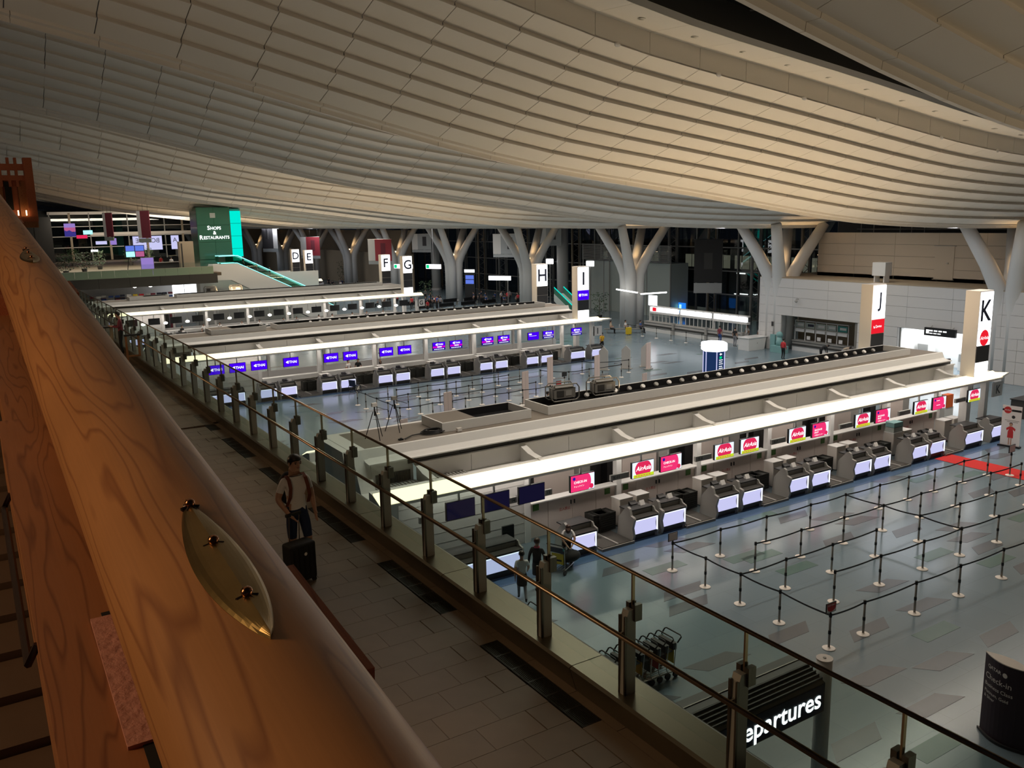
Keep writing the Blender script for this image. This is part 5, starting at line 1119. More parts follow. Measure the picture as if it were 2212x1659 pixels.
t = thing('sunset_screen', 'video wall showing a purple and pink sunset beyond the end glazing', 'screen', (13.6, 149.75, 10.05)); MB().box(0, 0, 1.35, 1.55, .1, 1.95).build('sky_band', 'e_lilac', t); MB().box(0, 0, .7, 1.55, .1, 1.35).build('pink_band', 'e_sunset', t); MB().prism([(0, 0), (1.55, 0), (1.55, .75), (1.2, .6), (.7, .95), (.3, .8), (0, .95)], 'y', -.02, .1).build('mountain_band', 'e_dusk', t)
for i, (x, l1) in enumerate(((23.2, 'DE'), (25.6, 'BC'), (29.0, 'A'))):
    t = thing('mirrored_letters', 'pale glowing panel %s backwards in the end glazing' % ('reading DE', 'reading BC', 'reading A')[i], 'sign', (x, 149.8, 7.6)); MB().box(0, 0, 0, 2.0 if i < 2 else 1.2, .05, 2.2).build('panel', 'e_panel', t)
    a = MB(); add_text(a, l1, 1.0 if i < 2 else .6, -.01, 1.5, height=.7); a.v = [((2.0 if i < 2 else 1.2)-v[0], v[1], v[2]) for v in a.v]; a.build('letters', 'dark', t)
for i, (x, z, w_, h, m) in enumerate(((16.2, 10.3, 1.3, .6, 'e_cyan2'), (17.8, 8.7, 1.6, .5, 'e_panel'), (19.9, 8.6, .9, 1.0, 'e_lilac'), (15.2, 9.7, 1.5, .5, 'e_air_red'), (17.0, 7.6, 1.0, .3, 'e_sign'))):
    t = thing('shop_light', ['cyan glowing shopfront patch', 'pale glowing shopfront strip', 'lilac glowing shopfront panel', 'dull red shopfront panel', 'small white shopfront light'][i]+' beyond the end glazing', 'sign', (x, 149.8, z)); MB().box(0, 0, 0, w_, .06, h).build('panel', m, t); MB().box(-.05, .06, -.05, w_+.05, .1, h+.05).build('frame', 'dark', t)
t = thing('display_stand', 'black stand with four blue flight screens on the mezzanine', 'display', (15.3, 104.5, 6.25)); MB().box(-.05, 0, 1.75, 2.0, .1, 3.1).build('back', 'black', t)
for i in range(2):
    for j in range(2): MB().box(.05+i*.98, -.02, 1.82+j*.64, .95+i*.98, 0, 2.4+j*.64).build('screen', 'e_display' if j else 'e_cyan2' if i == 0 else 'e_sunset', t)
for x in (.3, 1.7): MB().tube([(x, .05, 1.8), (x+(-.3 if x < 1 else .3), .05, 0)], .04, 6).build('leg', 'black', t)
t = thing('lilac_panel', 'glowing lilac upright panel behind the green balustrade', 'sign', (16.1, 100.0, 6.25)); MB().box(0, 0, 0, 1.25, .06, 1.8).build('panel', 'e_lilac', t); MB().box(-.05, .06, 0, 1.3, .1, 1.85).build('frame', 'grey', t)
def bush(x, y, z, r, h, label, group):
    t = thing('potted_plant', label, 'plant', (x, y, z), 0, group); MB().lathe([(.25, 0), (.32, .45)], 12).build('pot', 'charcoal', t)
    a = MB(); rg = random.Random(int(x*10)+int(y))
    for i in range(160):
        u = rg.random()*2*PI; v = rg.random(); c = Vector((math.cos(u)*r*math.sqrt(rg.random()), math.sin(u)*r*math.sqrt(rg.random()), .5+v*(h-.5))); d1 = Vector((rg.uniform(-1, 1), rg.uniform(-1, 1), rg.uniform(-.4, 1))).normalized()*.16; d2 = d1.orthogonal().normalized()*.05
        a.add([c-d1, c+d2, c+d1, c-d2], [(0, 1, 2, 3)])
    a.build('foliage', 'plant', t); MB().tube([(0, 0, .4), (0, 0, h*.8)], .03, 6).build('stem', 'planks', t)
for x, y in ((9.5, 108), (11.8, 112), (14.2, 118), (19.0, 126), (20.5, 122), (12.5, 130)): bush(x, y, 6.25, .8, 2.3, 'bushy potted plant among the mezzanine seating', 'potted plants on the mezzanine')
for x, y, h in ((60.5, 77.2, 3.0), (54.0, 108.0, 3.2), (59.4, 153.0, 4.2)): bush(x, y, 0, 1.0, h, ['dark potted tree beside the column with the bar lights', 'dark potted tree beside the far hall column', 'dark tall potted tree by the far crowd'][(60.5, 54.0, 59.4).index(x)], None)
# shops and restaurants tower
t = thing('shops_tower', 'green glass tower with white SHOPS & RESTAURANTS lettering', 'tower', (23.1, 104.0, 0)); MB().box(0, 0, 5.6, 3.78, 3.4, 13.4).build('core', 'tint_green', t)
for j in range(3):
    for i in range(2): MB().box(.02+i*1.89, -.06, 7.5+j*1.95, 1.87+i*1.89, 0, 9.42+j*1.95).build('glass_panel', 'tint_green', t)
for j in range(4): MB().box(3.80, -.05, 7.2+j*1.45, 5.0, .1, 8.6+j*1.45).build('lit_panel', 'e_cyan', t)
MB().box(3.78, 0.1, 5.6, 5.0, 3.4, 13.2).build('side_core', 'teal', t)
a = MB(); add_text(a, 'S', 1.25, -.08, 11.07, height=.48, bold=.02); add_text(a, 'HOPS', 2.05, -.08, 11.02, height=.36, bold=.02); add_text(a, '&', 1.9, -.08, 10.5, height=.4, bold=.02); add_text(a, 'R', .38, -.08, 9.99, height=.48, bold=.02); add_text(a, 'ESTAURANTS', 2.08, -.08, 9.95, width=2.9, bold=.015); a.build('lettering', 'e_dep', t)
MB().box(1.5, -.08, 12.2, 2.1, -.06, 12.75).build('vent', 'frosty', t)
t = thing('tan_cabinet', 'plain tan cabinet beside the green tower', 'cabinet', (20.4, 101.2, 6.25)); MB().box(0, 0, 0, 1.5, 1.0, 3.4).build('body', 'tan_wall', t); MB().box(.15, -.02, .2, .3, 0, 3.2).build('door_edge', 'charcoal', t)
t = thing('bar_counter', 'dark cafe bar behind the green balustrade', 'counter', (17.9, 102.5, 6.25)); MB().box(0, 0, 0, 3.4, 1.0, 1.1).build('front', 'black', t); MB().box(-.1, -.1, 1.1, 3.5, 1.1, 1.16).build('top', 'mid_grey', t)
# escalator from the mezzanine
t = thing('main_escalator', 'white-sided escalator with glowing cyan balustrade coming down from the mezzanine', 'escalator', (0, 100.5, 0))
MB().prism([(23.6, 7.0), (26.4, 7.0), (38.0, 1.2), (38.0, 0.0), (35.0, 0.0), (25.6, 5.2), (22.8, 5.2)], 'y', 0, .15).build('side_panel', 'white', t); MB().prism([(23.6, 7.0), (26.4, 7.0), (38.0, 1.2), (38.0, 0.0), (35.0, 0.0), (25.6, 5.2), (22.8, 5.2)], 'y', 1.6, 1.75).build('side_panel', 'white', t); MB().prism([(23.6, 6.4), (26.4, 6.4), (37.6, .8), (37.6, .4), (25.6, 6.0)], 'y', .15, 1.6).build('steps', 'charcoal', t)
for yy in (.07, 1.68):
    MB().prism([(24.4, 7.0), (26.4, 7.0), (38.0, 1.2), (38.0, 2.1), (26.5, 7.9), (24.4, 7.9)], 'y', yy-.02, yy+.02).build('balustrade', 'green_glass', t); MB().tube([(24.4, yy, 7.9), (26.5, yy, 7.9), (38.0, yy, 2.1)], .05, 6).build('handrail', 'e_cyan2', t); MB().tube([(24.6, yy, 7.08), (26.4, yy, 7.08), (38.0, yy, 1.28)], .04, 6).build('light_line', 'e_cyan2', t)
struct(MB().box(22.6, 103.5, 0, 37.0, 103.7, 5.6).build('wall_stair', 'wall_white'), 'white wall under the escalator')
t = thing('lit_shopfront', 'bright white shopfront under the mezzanine', 'shopfront', (19.6, 103.0, 0)); MB().box(0, 0, 3.1, 2.6, .1, 4.9).build('lit_panel', 'e_room', t); MB().box(2.6, -.2, 0, 3.0, .2, 5.1).build('pier', 'grey', t); MB().box(1.25, -.03, 3.1, 1.3, 0, 4.9).build('mullion', 'grey', t)
t = thing('blue_strip', 'thin blue light line under the mezzanine fascia', 'light', (13.5, 101, 4.95)); MB().box(0, 0, 0, 5.5, .06, .06).build('tube', 'e_thai', t); MB().box(0, .06, -.02, 5.5, .12, .08).build('housing', 'dark', t); MB().box(2.7, .07, .08, 2.8, .11, .95).build('hanger', 'dark', t)
for i, x in enumerate((15.3, 16.9, 19.4)):
    o = dup(t0, (x, 100.6, 5.0), label='round glowing lamp on a rod under the mezzanine fascia', group='lamps under the mezzanine')
# shop racks under the mezzanine
rg = random.Random(3)
for i in range(14):
    x = 10.8+i*.62; t = thing('shop_rack', 'crowded merchandise rack under the mezzanine', 'rack', (x, 101+rg.random(), 0), 0, 'merchandise racks under the mezzanine'); MB().box(0, 0, 0, .5, .4, 3.6+rg.random()*.5).build('back', rg.choice(['charcoal', 'paper', 'grey', 'c_maroon']), t)
    for j in range(4): MB().box(.02, -.2, 2.9+j*.35, .48, 0, 3.1+j*.35).build('goods', rg.choice(['c_maroon', 'paper', 'yellow', 'navy', 'c_red', 'grey', 'blue']), t)
struct(MB().box(5.4, 106, 0, 22.5, 106.2, 5.9).build('wall_shop', 'wall_white'), 'white wall of the shop under the mezzanine')
# far crowd benches and hall furniture
for i in range(8):
    t = thing('bench', 'dark waiting bench in the far hall', 'bench', (48+1.6*(i % 4)*2, 98+5*(i//4), 0), .2, 'waiting benches in the far hall'); MB().box(0, 0, .4, 2.4, .5, .46).build('seat', 'black', t); MB().box(0, .45, .46, 2.4, .52, .85).build('back', 'black', t)
    for x in (.2, 2.2): MB().box(x, .1, 0, x+.06, .4, .4).build('leg', 'steel', t)
# curved far wall pieces behind the E pylon
struct(MB().box(61.5, 128, 0, 62.0, 215, 6.0).build('wall_far_low', 'tan_wall'), 'low tan wall behind the far columns'); struct(MB().box(65, 135, 0, 65.5, 215, 9.8).build('wall_far_high', 'tan_wall'), 'high tan wall behind the far columns')
# gate at the gallery's end
gt = thing('gallery_gate', 'wooden barrier frame standing on the gallery near the phone user', 'barrier', (4.6, 33.6, ZW)); 
for x in (0, .42): MB().box(x, 0, 0, x+.07, .07, 1.08).build('post', 'cedar_dark', gt)
MB().box(-.02, -.02, 1.06, .52, .1, 1.12).build('top_board', 'dark', gt); MB().box(.05, .02, .3, .45, .05, .36).build('rail', 'cedar_dark', gt)
gt2 = thing('gallery_table', 'small dark-topped high table farther along the gallery', 'table', (3.9, 37.0, ZW)); MB().box(0, 0, 1.05, .8, .6, 1.1).build('top', 'dark', gt2)
for x in (.04, .7):
    for y in (.04, .5): MB().box(x, y, 0, x+.06, y+.06, 1.05).build('leg', 'tan_wall', gt2)
# wheelchair by the middle island
t = thing('wheelchair', 'empty black wheelchair parked at a middle island counter', 'wheelchair', (21.5, 54.4, 0), .5)
for y in (-.28, .28):
    a = MB(); a.tube([(.3*math.cos(2*PI*i/24), y, .31+.3*math.sin(2*PI*i/24)) for i in range(24)], .022, 6, closed=True); a.build('wheel', 'black', t); a = MB(); [a.tube([(0, y, .31), (.29*math.cos(PI*i/4), y, .31+.29*math.sin(PI*i/4))], .005, 4) for i in range(8)]; a.build('spokes', 'steel', t)
    a = MB(); a.tube([(.45+.08*math.cos(2*PI*i/12), y*.8, .09+.08*math.sin(2*PI*i/12)) for i in range(12)], .018, 6, closed=True); a.build('caster', 'black', t)
    MB().tube([(-.25, y, .95), (-.2, y, .5), (.3, y, .5), (.42, y, .2)], .015, 6).build('frame', 'dark_steel', t); MB().box(-.15, y-.03, .68, .25, y+.03, .71).build('armrest', 'black', t)
MB().box(-.2, -.26, .46, .28, .26, .5).build('seat', 'c_navy', t); MB().box(-.24, -.26, .5, -.2, .26, .9).build('backrest', 'c_navy', t)
# desk and orange display at the end of the nearest island
t = thing('staff_desk', 'white staff desk with two monitors behind the last counters', 'desk', (38.9, YK+2.6, 0)); MB().box(0, 0, .72, 2.0, .8, .78).build('top', 'white', t); MB().box(0, .7, 0, 2.0, .8, .72).build('back_panel', 'dark', t); MB().box(0, 0, 0, .05, .8, .72).build('end_panel', 'dark', t)
for x in (.1, 1.5): m_ = MB().box(x, .45, .9, x+.45, .48, 1.2).build('monitor', 'black', t); MB().box(x+.2, .46, .78, x+.25, .5, .9).build('stand', 'dark', m_)
t = thing('orange_display', 'glowing orange product display behind the corner pillar', 'display', (43.6, YK+3.2, 0)); MB().box(0, 0, 0, .8, .4, 1.0).build('body', 'white', t); MB().box(.1, -.02, 1.0, .7, .3, 1.7).build('glow_panel', 'orange', t)
t = thing('dark_counter', 'dark low counter beyond the canopy tip', 'counter', (48.5, 24.0, 0)); MB().box(0, 0, 0, 5.5, .8, 1.0).build('front', 'charcoal', t); MB().box(-.05, -.05, 1.0, 5.55, .85, 1.05).build('top', 'dark', t); MB().box(1, .2, 1.05, 2.2, .6, 1.2).build('papers', 'paper', t)
t = thing('bin_tubs', 'stack of pale blue plastic tubs on a cabinet near the last counters', 'tubs', (36.4, YK+1.38, 1.1)); 
for j in range(2): MB().box(0, 0, j*.24, .7, .45, j*.24+.22).build('tub', 'frosty' if j == 0 else 'pale_teal', t)
t = thing('chair', 'black office chair behind the extra long counter', 'chair', (14.7, 23.6, 0)); MB().box(-.25, -.25, .45, .25, .25, .53).build('seat', 'black', t); MB().box(-.23, .2, .6, .23, .27, 1.15).build('backrest', 'black', t); MB().cyl(0, 0, .1, .45, .03, 8).build('stem', 'steel', t)
for k in range(5): MB().tube([(0, 0, .1), (.28*math.cos(1.257*k), .28*math.sin(1.257*k), .05)], .02, 6).build('leg', 'black', t)

struct(MB().box(36, 214, 0, 70, 214.5, 12).build('wall_back', 'tan_wall'), 'tan end wall far behind the crowd')
struct(MB().box(36, 152, 0, 36.3, 214, 12).build('wall_side', 'tan_wall'), 'tan side wall beyond the escalator')
# ------------------------------------------------------------------ people
def skin_mesh(name, verts, edges, radii, root, sub=1):
    me = bpy.data.meshes.new('s'); me.from_pydata(verts, edges, []); o = bpy.data.objects.new('s', me); TMP.collection.objects.link(o)
    m = o.modifiers.new('k', 'SKIN'); m.use_smooth_shade = True; m.branch_smoothing = 0.4
    ly = me.skin_vertices[0].data
    for i, r in enumerate(radii): ly[i].radius = (r if isinstance(r, tuple) else (r, r)); ly[i].use_root = (i == root)
    s = o.modifiers.new('d', 'SUBSURF'); s.levels = sub; s.render_levels = sub
    TMP.view_layers[0].update(); dg = TMP.view_layers[0].depsgraph
    out = bpy.data.meshes.new_from_object(o.evaluated_get(dg)); out.name = name
    bpy.data.objects.remove(o); bpy.data.meshes.remove(me)
    return out
BASE = dict(pel=(0, 0, .93), spi=(0, .01, 1.10), che=(0, .01, 1.30), nek=(0, .015, 1.46), hd0=(0, .0, 1.54), hd1=(0, -.01, 1.63), hd2=(0, 0, 1.70),
    shL=(.17, .01, 1.40), elL=(.235, .03, 1.13), wrL=(.25, -.05, .90), haL=(.25, -.075, .83), shR=(-.17, .01, 1.40), elR=(-.235, .03, 1.13), wrR=(-.25, -.05, .90), haR=(-.25, -.075, .83),
    hiL=(.095, 0, .88), knL=(.10, -.03, .50), anL=(.10, .02, .09), toL=(.11, -.13, .04), hiR=(-.095, 0, .88), knR=(-.10, -.03, .50), anR=(-.10, .02, .09), toR=(-.11, -.13, .04))
RAD = dict(pel=(.155, .115), spi=(.145, .10), che=(.165, .11), nek=(.055, .055), hd0=(.068, .078), hd1=(.082, .098), hd2=(.060, .072), sh=.068, el=.046, wr=.030, ha=(.040, .024), hi=.098, kn=.062, an=.040, to=(.042, .030))
CHAIN = [('pel', 'spi'), ('spi', 'che'), ('che', 'nek'), ('nek', 'hd0'), ('hd0', 'hd1'), ('hd1', 'hd2')]
for S_ in 'LR': CHAIN += [('che', 'sh'+S_), ('sh'+S_, 'el'+S_), ('el'+S_, 'wr'+S_), ('wr'+S_, 'ha'+S_), ('pel', 'hi'+S_), ('hi'+S_, 'kn'+S_), ('kn'+S_, 'an'+S_), ('an'+S_, 'to'+S_)]
BODY = {}
def person(label, loc, rot=0, h=1.7, pose=None, top='c_white', bottom='c_black', legs=None, hair='hair', shoes='c_black', short=True, shorts=False, skirt=False, long_hair=False, detail=0, group=None, key=None, bald=False):
    """figure facing -y; one continuous body, hair and skirt as children"""
    t = thing('person', label, 'person', loc, rot, group)
    k = h/1.72; mats = [top, bottom, 'skin', shoes, legs or 'skin']
    kk = (key, top, bottom, h, shoes, legs)
    J = dict(BASE); J.update(pose or {})
    if key is not None and kk in BODY: me = BODY[kk]
    else:
        names = list(BASE); V = [J[n] for n in names]; idx = {n: i for i, n in enumerate(names)}; Rr = [RAD.get(n, RAD.get(n[:2])) for n in names]
        Ed = [(idx[a], idx[b]) for a, b in CHAIN]
        if detail:
            for S_ in 'LR':
                w_, hnd, e_ = Vector(J['wr'+S_]), Vector(J['ha'+S_]), Vector(J['el'+S_]); d = (hnd-w_).normalized(); fw = (w_-e_).normalized()
                sx = Vector((0, 1, 0)); sx = (sx-d*sx.dot(d)).normalized(); side_ = -1
                Rr[idx['ha'+S_]] = (.034, .020)
                for q, (off, L) in enumerate(((-.027, .075), (-.009, .085), (.009, .08), (.026, .062))):
                    p1 = hnd+sx*off+d*.03; p2 = p1+d*L*.5; p3 = p2+d*L*.4+Vector((0, -.012, 0)); b0 = len(V); V += [tuple(p1), tuple(p2), tuple(p3)]; Rr += [.0095, .0088, .0075]; Ed += [(idx['ha'+S_], b0), (b0, b0+1), (b0+1, b0+2)]; names += ['ha'+S_]*3
                p1 = w_+d*.03+sx*(-.035); p2 = p1+d*.04+sx*(-.02); b0 = len(V); V += [tuple(p1), tuple(p2)]; Rr += [.012, .009]; Ed += [(idx['ha'+S_], b0), (b0, b0+1)]; names += ['ha'+S_]*2
        me = skin_mesh('body', [(x*k, y*k, z*k) for x, y, z in V], Ed, [tuple(c*k for c in (r if isinstance(r, tuple) else (r, r))) for r in Rr], 0, 2 if detail else 1)
        for m in mats: me.materials.append(MATS[m])
        segs = []
        def seg(a, b, m, u0=0, u1=1):
            A_, B_ = Vector(J[a])*k, Vector(J[b])*k; segs.append((A_.lerp(B_, u0), A_.lerp(B_, u1), m))
        seg('pel', 'spi', 1, 0, .3); seg('pel', 'spi', 0, .3, 1); seg('spi', 'che', 0); seg('che', 'nek', 0, 0, .75); seg('che', 'nek', 2, .88, 1); seg('nek', 'hd0', 2); seg('hd0', 'hd2', 2)
        for S_ in 'LR':
            seg('che', 'sh'+S_, 0); c_ = .62 if short else 1
            seg('sh'+S_, 'el'+S_, 0, 0, c_); 
            if short: seg('sh'+S_, 'el'+S_, 2, c_+.06, 1); seg('el'+S_, 'wr'+S_, 2)
            else: seg('el'+S_, 'wr'+S_, 0)
            seg('wr'+S_, 'ha'+S_, 2); seg('pel', 'hi'+S_, 1)
            if shorts or skirt: seg('hi'+S_, 'kn'+S_, 1, 0, .82); seg('hi'+S_, 'kn'+S_, 4, .9, 1); seg('kn'+S_, 'an'+S_, 4, 0, .9)
            else: seg('hi'+S_, 'kn'+S_, 1); seg('kn'+S_, 'an'+S_, 1, 0, .92)
            seg('an'+S_, 'to'+S_, 3); seg('kn'+S_, 'an'+S_, 3, .96, 1)
        for p in me.polygons:
            c = p.center; best = None
            for A_, B_, m in segs:
                ab = B_-A_; u = max(0, min(1, (c-A_).dot(ab)/max(ab.dot(ab), 1e-9))); dd = (A_+ab*u-c).length_squared
                if best is None or dd < best[0]: best = (dd, m)
            p.material_index = best[1]; p.use_smooth = True
        if key is not None: BODY[kk] = me
    place('body', me, t)
    hd = Vector(J['hd1'])*k
    a = MB(); a.ball((hd.x, hd.y+.020*k, hd.z+.030*k), (.100*k, .112*k, .100*k), 16, 12)
    a.v = [(x, y+(.035*k if (y < hd.y-.01*k and z < hd.z+.055*k) else 0), z if z > hd.z-.03*k or y > hd.y else hd.z-.03*k) for x, y, z in a.v]
    if long_hair: a.ball((hd.x, hd.y+.05*k, hd.z-.06*k), (.10*k, .075*k, .16*k), 12, 8)
    a.build('hair', hair, t, smooth=True)
    if detail:
        a = MB(); a.ball((hd.x, hd.y-.108*k, hd.z-.012*k), (.013*k, .018*k, .022*k), 8, 6); a.build('nose', 'skin', t, smooth=True)
        for s_ in (-1, 1):
            a = MB(); a.ball((hd.x+s_*.034*k, hd.y-.088*k, hd.z+.010*k), (.013*k, .010*k, .007*k), 8, 6); a.build('eye', 'hair', t); a = MB(); a.ball((hd.x+s_*.088*k, hd.y+.008*k, hd.z-.005*k), (.010*k, .02*k, .03*k), 8, 6); a.build('ear', 'skin', t)
            a = MB(); a.box(hd.x+s_*.034*k-.018*k, hd.y-.094*k, hd.z+.027*k, hd.x+s_*.034*k+.018*k, hd.y-.084*k, hd.z+.033*k); a.build('eyebrow', 'hair', t)
        a = MB(); a.ball((hd.x, hd.y-.090*k, hd.z-.050*k), (.022*k, .010*k, .006*k), 8, 6); a.build('mouth', 'c_maroon', t)
    if skirt:
        p = Vector(J['pel'])*k; kl, kr = Vector(J['knL'])*k, Vector(J['knR'])*k; m_ = (kl+kr)/2; spread = abs((kl-kr).y)/2
        a = MB(); n_ = 18; rings = []
        for u, rx, ry in ((0, .15, .12), (.3, .175, .14), (1.0, .17+0, .13+spread)):
            c = p.lerp(m_+Vector((0, 0, .04)), u); c.z = p.z+.04-(p.z-m_.z+.0)*u*.95
            rings += [(c.x+rx*k*math.cos(2*PI*i/n_), c.y+ry*k*math.sin(2*PI*i/n_), c.z) for i in range(n_)]
        a.add(rings, [(j*n_+i, j*n_+(i+1) % n_, (j+1)*n_+(i+1) % n_, (j+1)*n_+i) for j in range(2) for i in range(n_)]); a.build('skirt', bottom, t, smooth=True)
    return t
# the traveller on the gallery
man = person('traveller in a white T-shirt and navy shorts walking on the gallery with a suitcase', (3.62, 11.62, ZW), .12, 1.74, dict(elR=(-.27, .02, 1.14), wrR=(-.20, -.17, .96), haR=(-.17, -.22, .92), elL=(.25, .04, 1.13), wrL=(.265, -.01, .90), haL=(.265, -.03, .83), knL=(.10, -.10, .50), anL=(.10, .02, .10), toL=(.11, -.12, .045), knR=(-.09, .02, .49), anR=(-.095, .16, .12), toR=(-.10, .03, .04), hd1=(.01, -.02, 1.63), hd2=(.015, -.01, 1.70)), 'c_white', 'c_navy', None, 'hair', 'c_black', True, True, detail=1)
for s_ in (-1, 1):
    a = MB(); path = [(s_*.12, .135, 1.30), (s_*.125, .10, 1.43), (s_*.125, .02, 1.475), (s_*.125, -.07, 1.43), (s_*.13, -.125, 1.32), (s_*.15, -.125, 1.18), (s_*.165, -.03, 1.04)]
    vs = []; 
    for p in path: vs += [(p[0]-.026, p[1], p[2]), (p[0]+.026, p[1], p[2])]
    a.add(vs, [(2*i, 2*i+1, 2*i+3, 2*i+2) for i in range(len(path)-1)]); a.add([(x, y*1.05+(.0), z+.008) for x, y, z in vs], [(2*i, 2*i+1, 2*i+3, 2*i+2) for i in range(len(path)-1)])
    a.build('backpack_strap', 'c_orange', man)
bp = thing('backpack', 'dark backpack carried by the gallery traveller', 'backpack', (3.62, 11.62, ZW), .12); a = MB(); a.ball((0, .24, 1.22), (.16, .12, .25), 14, 10); a.build('body', 'c_black', bp, smooth=True); a = MB(); a.ball((0, .34, 1.12), (.12, .05, .12), 12, 8); a.build('pocket', 'c_orange', bp, smooth=True)
sc_ = thing('suitcase', 'black upright suitcase pulled by the traveller on the gallery', 'suitcase', (3.50, 11.28, ZW), .25)
bx = MB().box(-.20, -.13, .05, .20, .13, .60).build('shell', 'c_black', sc_); bv = bx.modifiers.new('b', 'BEVEL'); bv.width = .035; bv.segments = 3
for j in range(5): MB().box(-.16+.08*j-.008, -.137, .08, -.16+.08*j+.008, -.128, .56).build('rib', 'black', sc_)
for x in (-.08, .08): MB().tube([(x, .10, .6), (x+.02, .10, .98)], .008, 6).build('handle_tube', 'dark_steel', sc_)
MB().box(-.11, .08, .96, .13, .12, 1.0).build('handle_grip', 'black', sc_)
for x in (-.16, .16):
    for y in (-.09, .09): MB().tube([(x-.02, y, .035), (x+.02, y, .035)], .035, 10).build('wheel', 'black', sc_)
a = MB(); disc(a, 0.02, -.139, .45, .025, 10); a.build('badge', 'paper', sc_); MB().box(.19, -.02, .2, .21, .03, .28).build('luggage_tag', 'paper', sc_)
# phone user at the far end of the gallery
ph = person('person in a maroon top looking down at a phone by the gallery glass', (4.85, 36.4, ZW), math.radians(-100), 1.72, dict(elR=(-.22, -.05, 1.14), wrR=(-.12, -.26, 1.16), haR=(-.08, -.32, 1.18), elL=(.22, -.05, 1.14), wrL=(.12, -.26, 1.16), haL=(.08, -.32, 1.18), hd0=(0, -.03, 1.53), hd1=(0, -.07, 1.61), hd2=(0, -.07, 1.68)), 'c_maroon', 'c_black', short=False, detail=1)
t = thing('phone', 'small dark phone held by the person in maroon', 'phone', (4.85, 36.4, ZW), math.radians(-100)); MB().box(-.035, -.37, 1.18, .035, -.36, 1.32).build('case', 'black', t); MB().box(-.03, -.359, 1.19, .03, -.358, 1.31).build('screen', 'e_panel', t)
person('person in a dark blue top beyond the phone user on the gallery', (4.7, 52.0, ZW), .5, 1.7, None, 'c_navy', 'c_black', key='std')
# staff by the nearest island
person('attendant with brown hair and pale shirt stooping over a trolley', (15.95, 22.15, 0), math.radians(-25), 1.64, dict(spi=(0, -.06, 1.08), che=(0, -.20, 1.25), nek=(0, -.31, 1.38), hd0=(0, -.35, 1.43), hd1=(0, -.40, 1.50), hd2=(0, -.40, 1.57), shL=(.17, -.27, 1.34), elL=(.22, -.42, 1.10), wrL=(.10, -.58, .95), haL=(.06, -.64, .91), shR=(-.17, -.27, 1.34), elR=(-.22, -.42, 1.10), wrR=(-.10, -.58, .95), haR=(-.06, -.64, .91)), 'c_white', 'c_black', 'c_black', 'hair_brown', skirt=False, long_hair=True, detail=1)
WALK = dict(knL=(.09, -.16, .52), anL=(.09, -.16, .10), toL=(.10, -.30, .05), knR=(-.09, .05, .50), anR=(-.09, .28, .16), toR=(-.10, .18, .05), elL=(.23, .10, 1.14), wrL=(.24, .12, .92), haL=(.24, .12, .85), elR=(-.23, -.06, 1.14), wrR=(-.22, -.22, .97), haR=(-.22, -.28, .93))
person('attendant in a white blouse and dark skirt walking away beside the long counter', (13.2, 20.65, 0), math.radians(155), 1.60, WALK, 'c_white', 'c_black', 'c_grey', 'hair', skirt=True, detail=1)
person('attendant dressed in black with a red scarf walking beside the long counter', (14.0, 21.0, 0), math.radians(120), 1.72, WALK, 'c_black', 'c_black', 'skin', 'hair_brown', skirt=True, short=False, detail=1)
t = thing('neck_scarf', 'small red scarf at the neck of the attendant in black', 'scarf', (14.0, 21.0, 0), math.radians(120)); a = MB(); a.tube([(.08*math.cos(2*PI*i/14), .02+.07*math.sin(2*PI*i/14), 1.46) for i in range(14)], .022, 6, closed=True); a.build('loop', 'c_pinkred', t)
# others round the hall
SIT = dict(pel=(0, 0, .52), spi=(0, .02, .70), che=(0, .02, .90), nek=(0, .02, 1.06), hd0=(0, 0, 1.13), hd1=(0, -.01, 1.22), hd2=(0, 0, 1.29), shL=(.17, .01, 1.0), elL=(.23, -.05, .76), wrL=(.15, -.25, .68), haL=(.12, -.31, .68), shR=(-.17, .01, 1.0), elR=(-.23, -.05, .76), wrR=(-.15, -.25, .68), haR=(-.12, -.31, .68), hiL=(.095, -.05, .50), knL=(.11, -.42, .48), anL=(.11, -.40, .09), toL=(.12, -.54, .04), hiR=(-.095, -.05, .50), knR=(-.11, -.42, .48), anR=(-.11, -.40, .09), toR=(-.12, -.54, .04))
BEND = dict(spi=(0, -.10, 1.02), che=(0, -.32, 1.10), nek=(0, -.48, 1.14), hd0=(0, -.54, 1.13), hd1=(0, -.62, 1.12), hd2=(0, -.68, 1.10), shL=(.17, -.40, 1.10), elL=(.20, -.42, .82), wrL=(.14, -.50, .60), haL=(.12, -.52, .53), shR=(-.17, -.40, 1.10), elR=(-.20, -.42, .82), wrR=(-.14, -.50, .60), haR=(-.12, -.52, .53))
person('person in a red jacket standing beside the alcove counter', (54.2, 45.6, 0), math.radians(90), 1.68, None, 'c_red', 'c_black', short=False); person('person in black bending over bags by the alcove counter', (56.2, 43.6, 0), math.radians(60), 1.7, BEND, 'c_black', 'c_black', short=False); person('person in beige bending down by the alcove counter', (57.0, 42.2, 0), math.radians(40), 1.65, BEND, 'c_beige', 'c_grey', short=True)
person('person in a maroon shirt standing at the service counter', (56.2, 54.4, 0), math.radians(100), 1.72, None, 'c_maroon', 'c_blue'); person('person with a dark backpack leaning at the service counter', (56.3, 52.7, 0), math.radians(95), 1.72, dict(hd1=(0, -.03, 1.62)), 'c_black', 'c_grey')
person('clerk in white behind the service counter', (58.8, 53.6, 0), math.radians(-90), 1.62, None, 'c_white', 'c_black'); person('second clerk in pale clothes behind the service counter', (58.9, 52.2, 0), math.radians(-80), 1.6, None, 'paper', 'c_black')
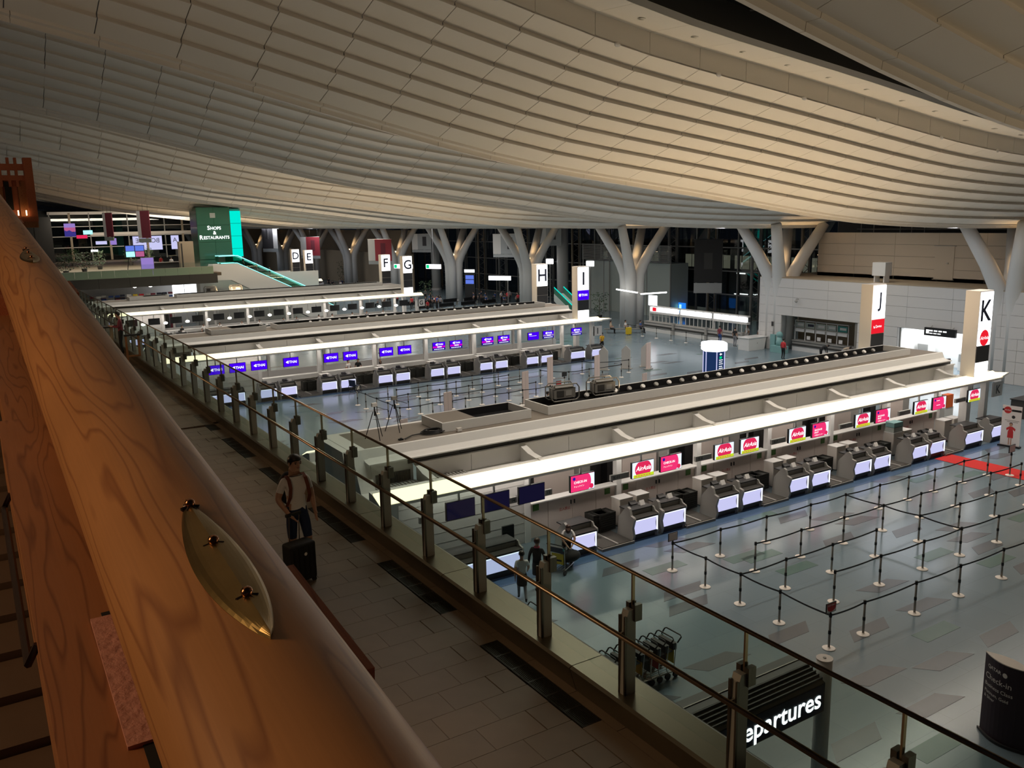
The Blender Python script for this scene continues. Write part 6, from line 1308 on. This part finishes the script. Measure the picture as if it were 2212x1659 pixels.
person('person in a yellow T-shirt walking past the middle pylon', (45.4, 57.6, 0), math.radians(170), 1.72, WALK, 'c_yellow', 'c_black', 'c_black'); person('person in a red T-shirt near the column with the bar lights', (48.6, 61.8, 0), math.radians(40), 1.70, None, 'c_pinkred', 'c_black')
for i, (x, y, tp_, lb) in enumerate(((53.6, 66.6, 'c_beige', 'seated person in beige at the foot of the column'), (55.0, 66.0, 'c_white', 'seated person in white at the foot of the column'), (56.0, 64.9, 'c_blue', 'seated person in blue beside the yellow suitcase'))): person(lb, (x, y, 0), math.radians(30), 1.68, SIT, tp_, 'c_black', key='sit%d' % i)
t = thing('bench', 'grey bench with three seated travellers by the column', 'bench', (55.0, 66.2, 0), math.radians(-38)); MB().box(-2.0, -.25, .36, 2.0, .25, .42).build('seat', 'mid_grey', t); 
for x in (-1.7, 1.7): MB().box(x-.05, -.2, 0, x+.05, .2, .36).build('leg', 'steel', t)
t = thing('yellow_suitcase', 'bright yellow upright suitcase by the seated travellers', 'suitcase', (54.4, 64.8, 0)); MB().box(-.25, -.16, .06, .25, .16, .72).build('shell', 'yellow', t); MB().tube([(-.1, .1, .72), (-.1, .1, .95), (.1, .1, .95), (.1, .1, .72)], .012, 6).build('handle', 'dark', t)
for x in (-.18, .18): MB().tube([(x-.03, 0, .03), (x+.03, 0, .03)], .03, 8).build('wheel', 'black', t)
person('person in dark clothes seen just behind the island roof trough', (27.3, 39.6, 0), math.radians(60), 1.72, None, 'c_black', 'c_black', short=False); person('traveller whose curly head shows at the lit opening', (52.8, 31.7, 0), math.radians(-60), 1.7, None, 'c_grey', 'c_black')
for i, (x, y, tp_, bt) in enumerate(((22.7, 58.4, 'c_white', 'c_black'), (23.5, 58.5, 'c_black', 'c_black'), (26.0, 60.2, 'c_white', 'c_black'))): person('staff member standing behind the violet monitors of the middle island', (x, y, 0), math.radians([20, -30, 60][i]), 1.62, None, tp_, bt, group='staff behind the middle counters', key='st%d' % i)
rg = random.Random(5)
for i in range(12):
    x = 17.5+i*2.0+rg.uniform(-.4, .4); tp_ = rg.choice(['c_white', 'c_white', 'c_black', 'c_grey']); person('staff member at the far island under the pendant lamps', (x, YK+2*PITCH_I+1.35+rg.uniform(-.2, .25), 0), rg.uniform(-.6, .6), 1.64, None, tp_, 'c_black', group='staff of the far island', key='std')
for i in range(46):
    y = rg.uniform(96, 112); x = rg.uniform(46, 66); sit = rg.random() < .35
    while abs(x-XC) < 2.6 and abs(y-108.4) < 2.6: y = rg.uniform(96, 112); x = rg.uniform(46, 66)
    tp_ = rg.choice(['c_black', 'c_navy', 'c_white', 'c_grey', 'c_red', 'c_blue', 'c_black']); person('distant traveller in the far hall crowd', (x, y, 0), rg.uniform(0, 6.28), 1.7, SIT if sit else None, tp_, 'c_black', group='distant travellers in the far hall', key='sit' if sit else 'std')
for i in range(26):
    y = rg.uniform(128, 150); x = rg.uniform(46, 55.5); tp_ = rg.choice(['c_black', 'c_navy', 'c_white', 'c_grey']); person('tiny figure in the crowd behind the escalator', (x, y, 0), rg.uniform(0, 6.28), 1.7, None, tp_, 'c_black', group='tiny crowd behind the escalator', key='std')
for i in range(3): person('silhouetted rider on the cyan escalator', (27.3+i*1.5, 101.3, 6.05-i*.72), math.radians(90), 1.7, None, 'c_black', 'c_black', group='riders on the cyan escalator', key='std')
for i in range(7): person('visitor on the mezzanine by the cafe bar', (rg.uniform(17.5, 22), rg.uniform(104, 109), 6.25), rg.uniform(0, 6.28), 1.66, None, rg.choice(['c_red', 'c_white', 'c_black', 'c_beige']), 'c_black', group='visitors on the mezzanine', key='std')

bpy.data.scenes.remove(TMP)
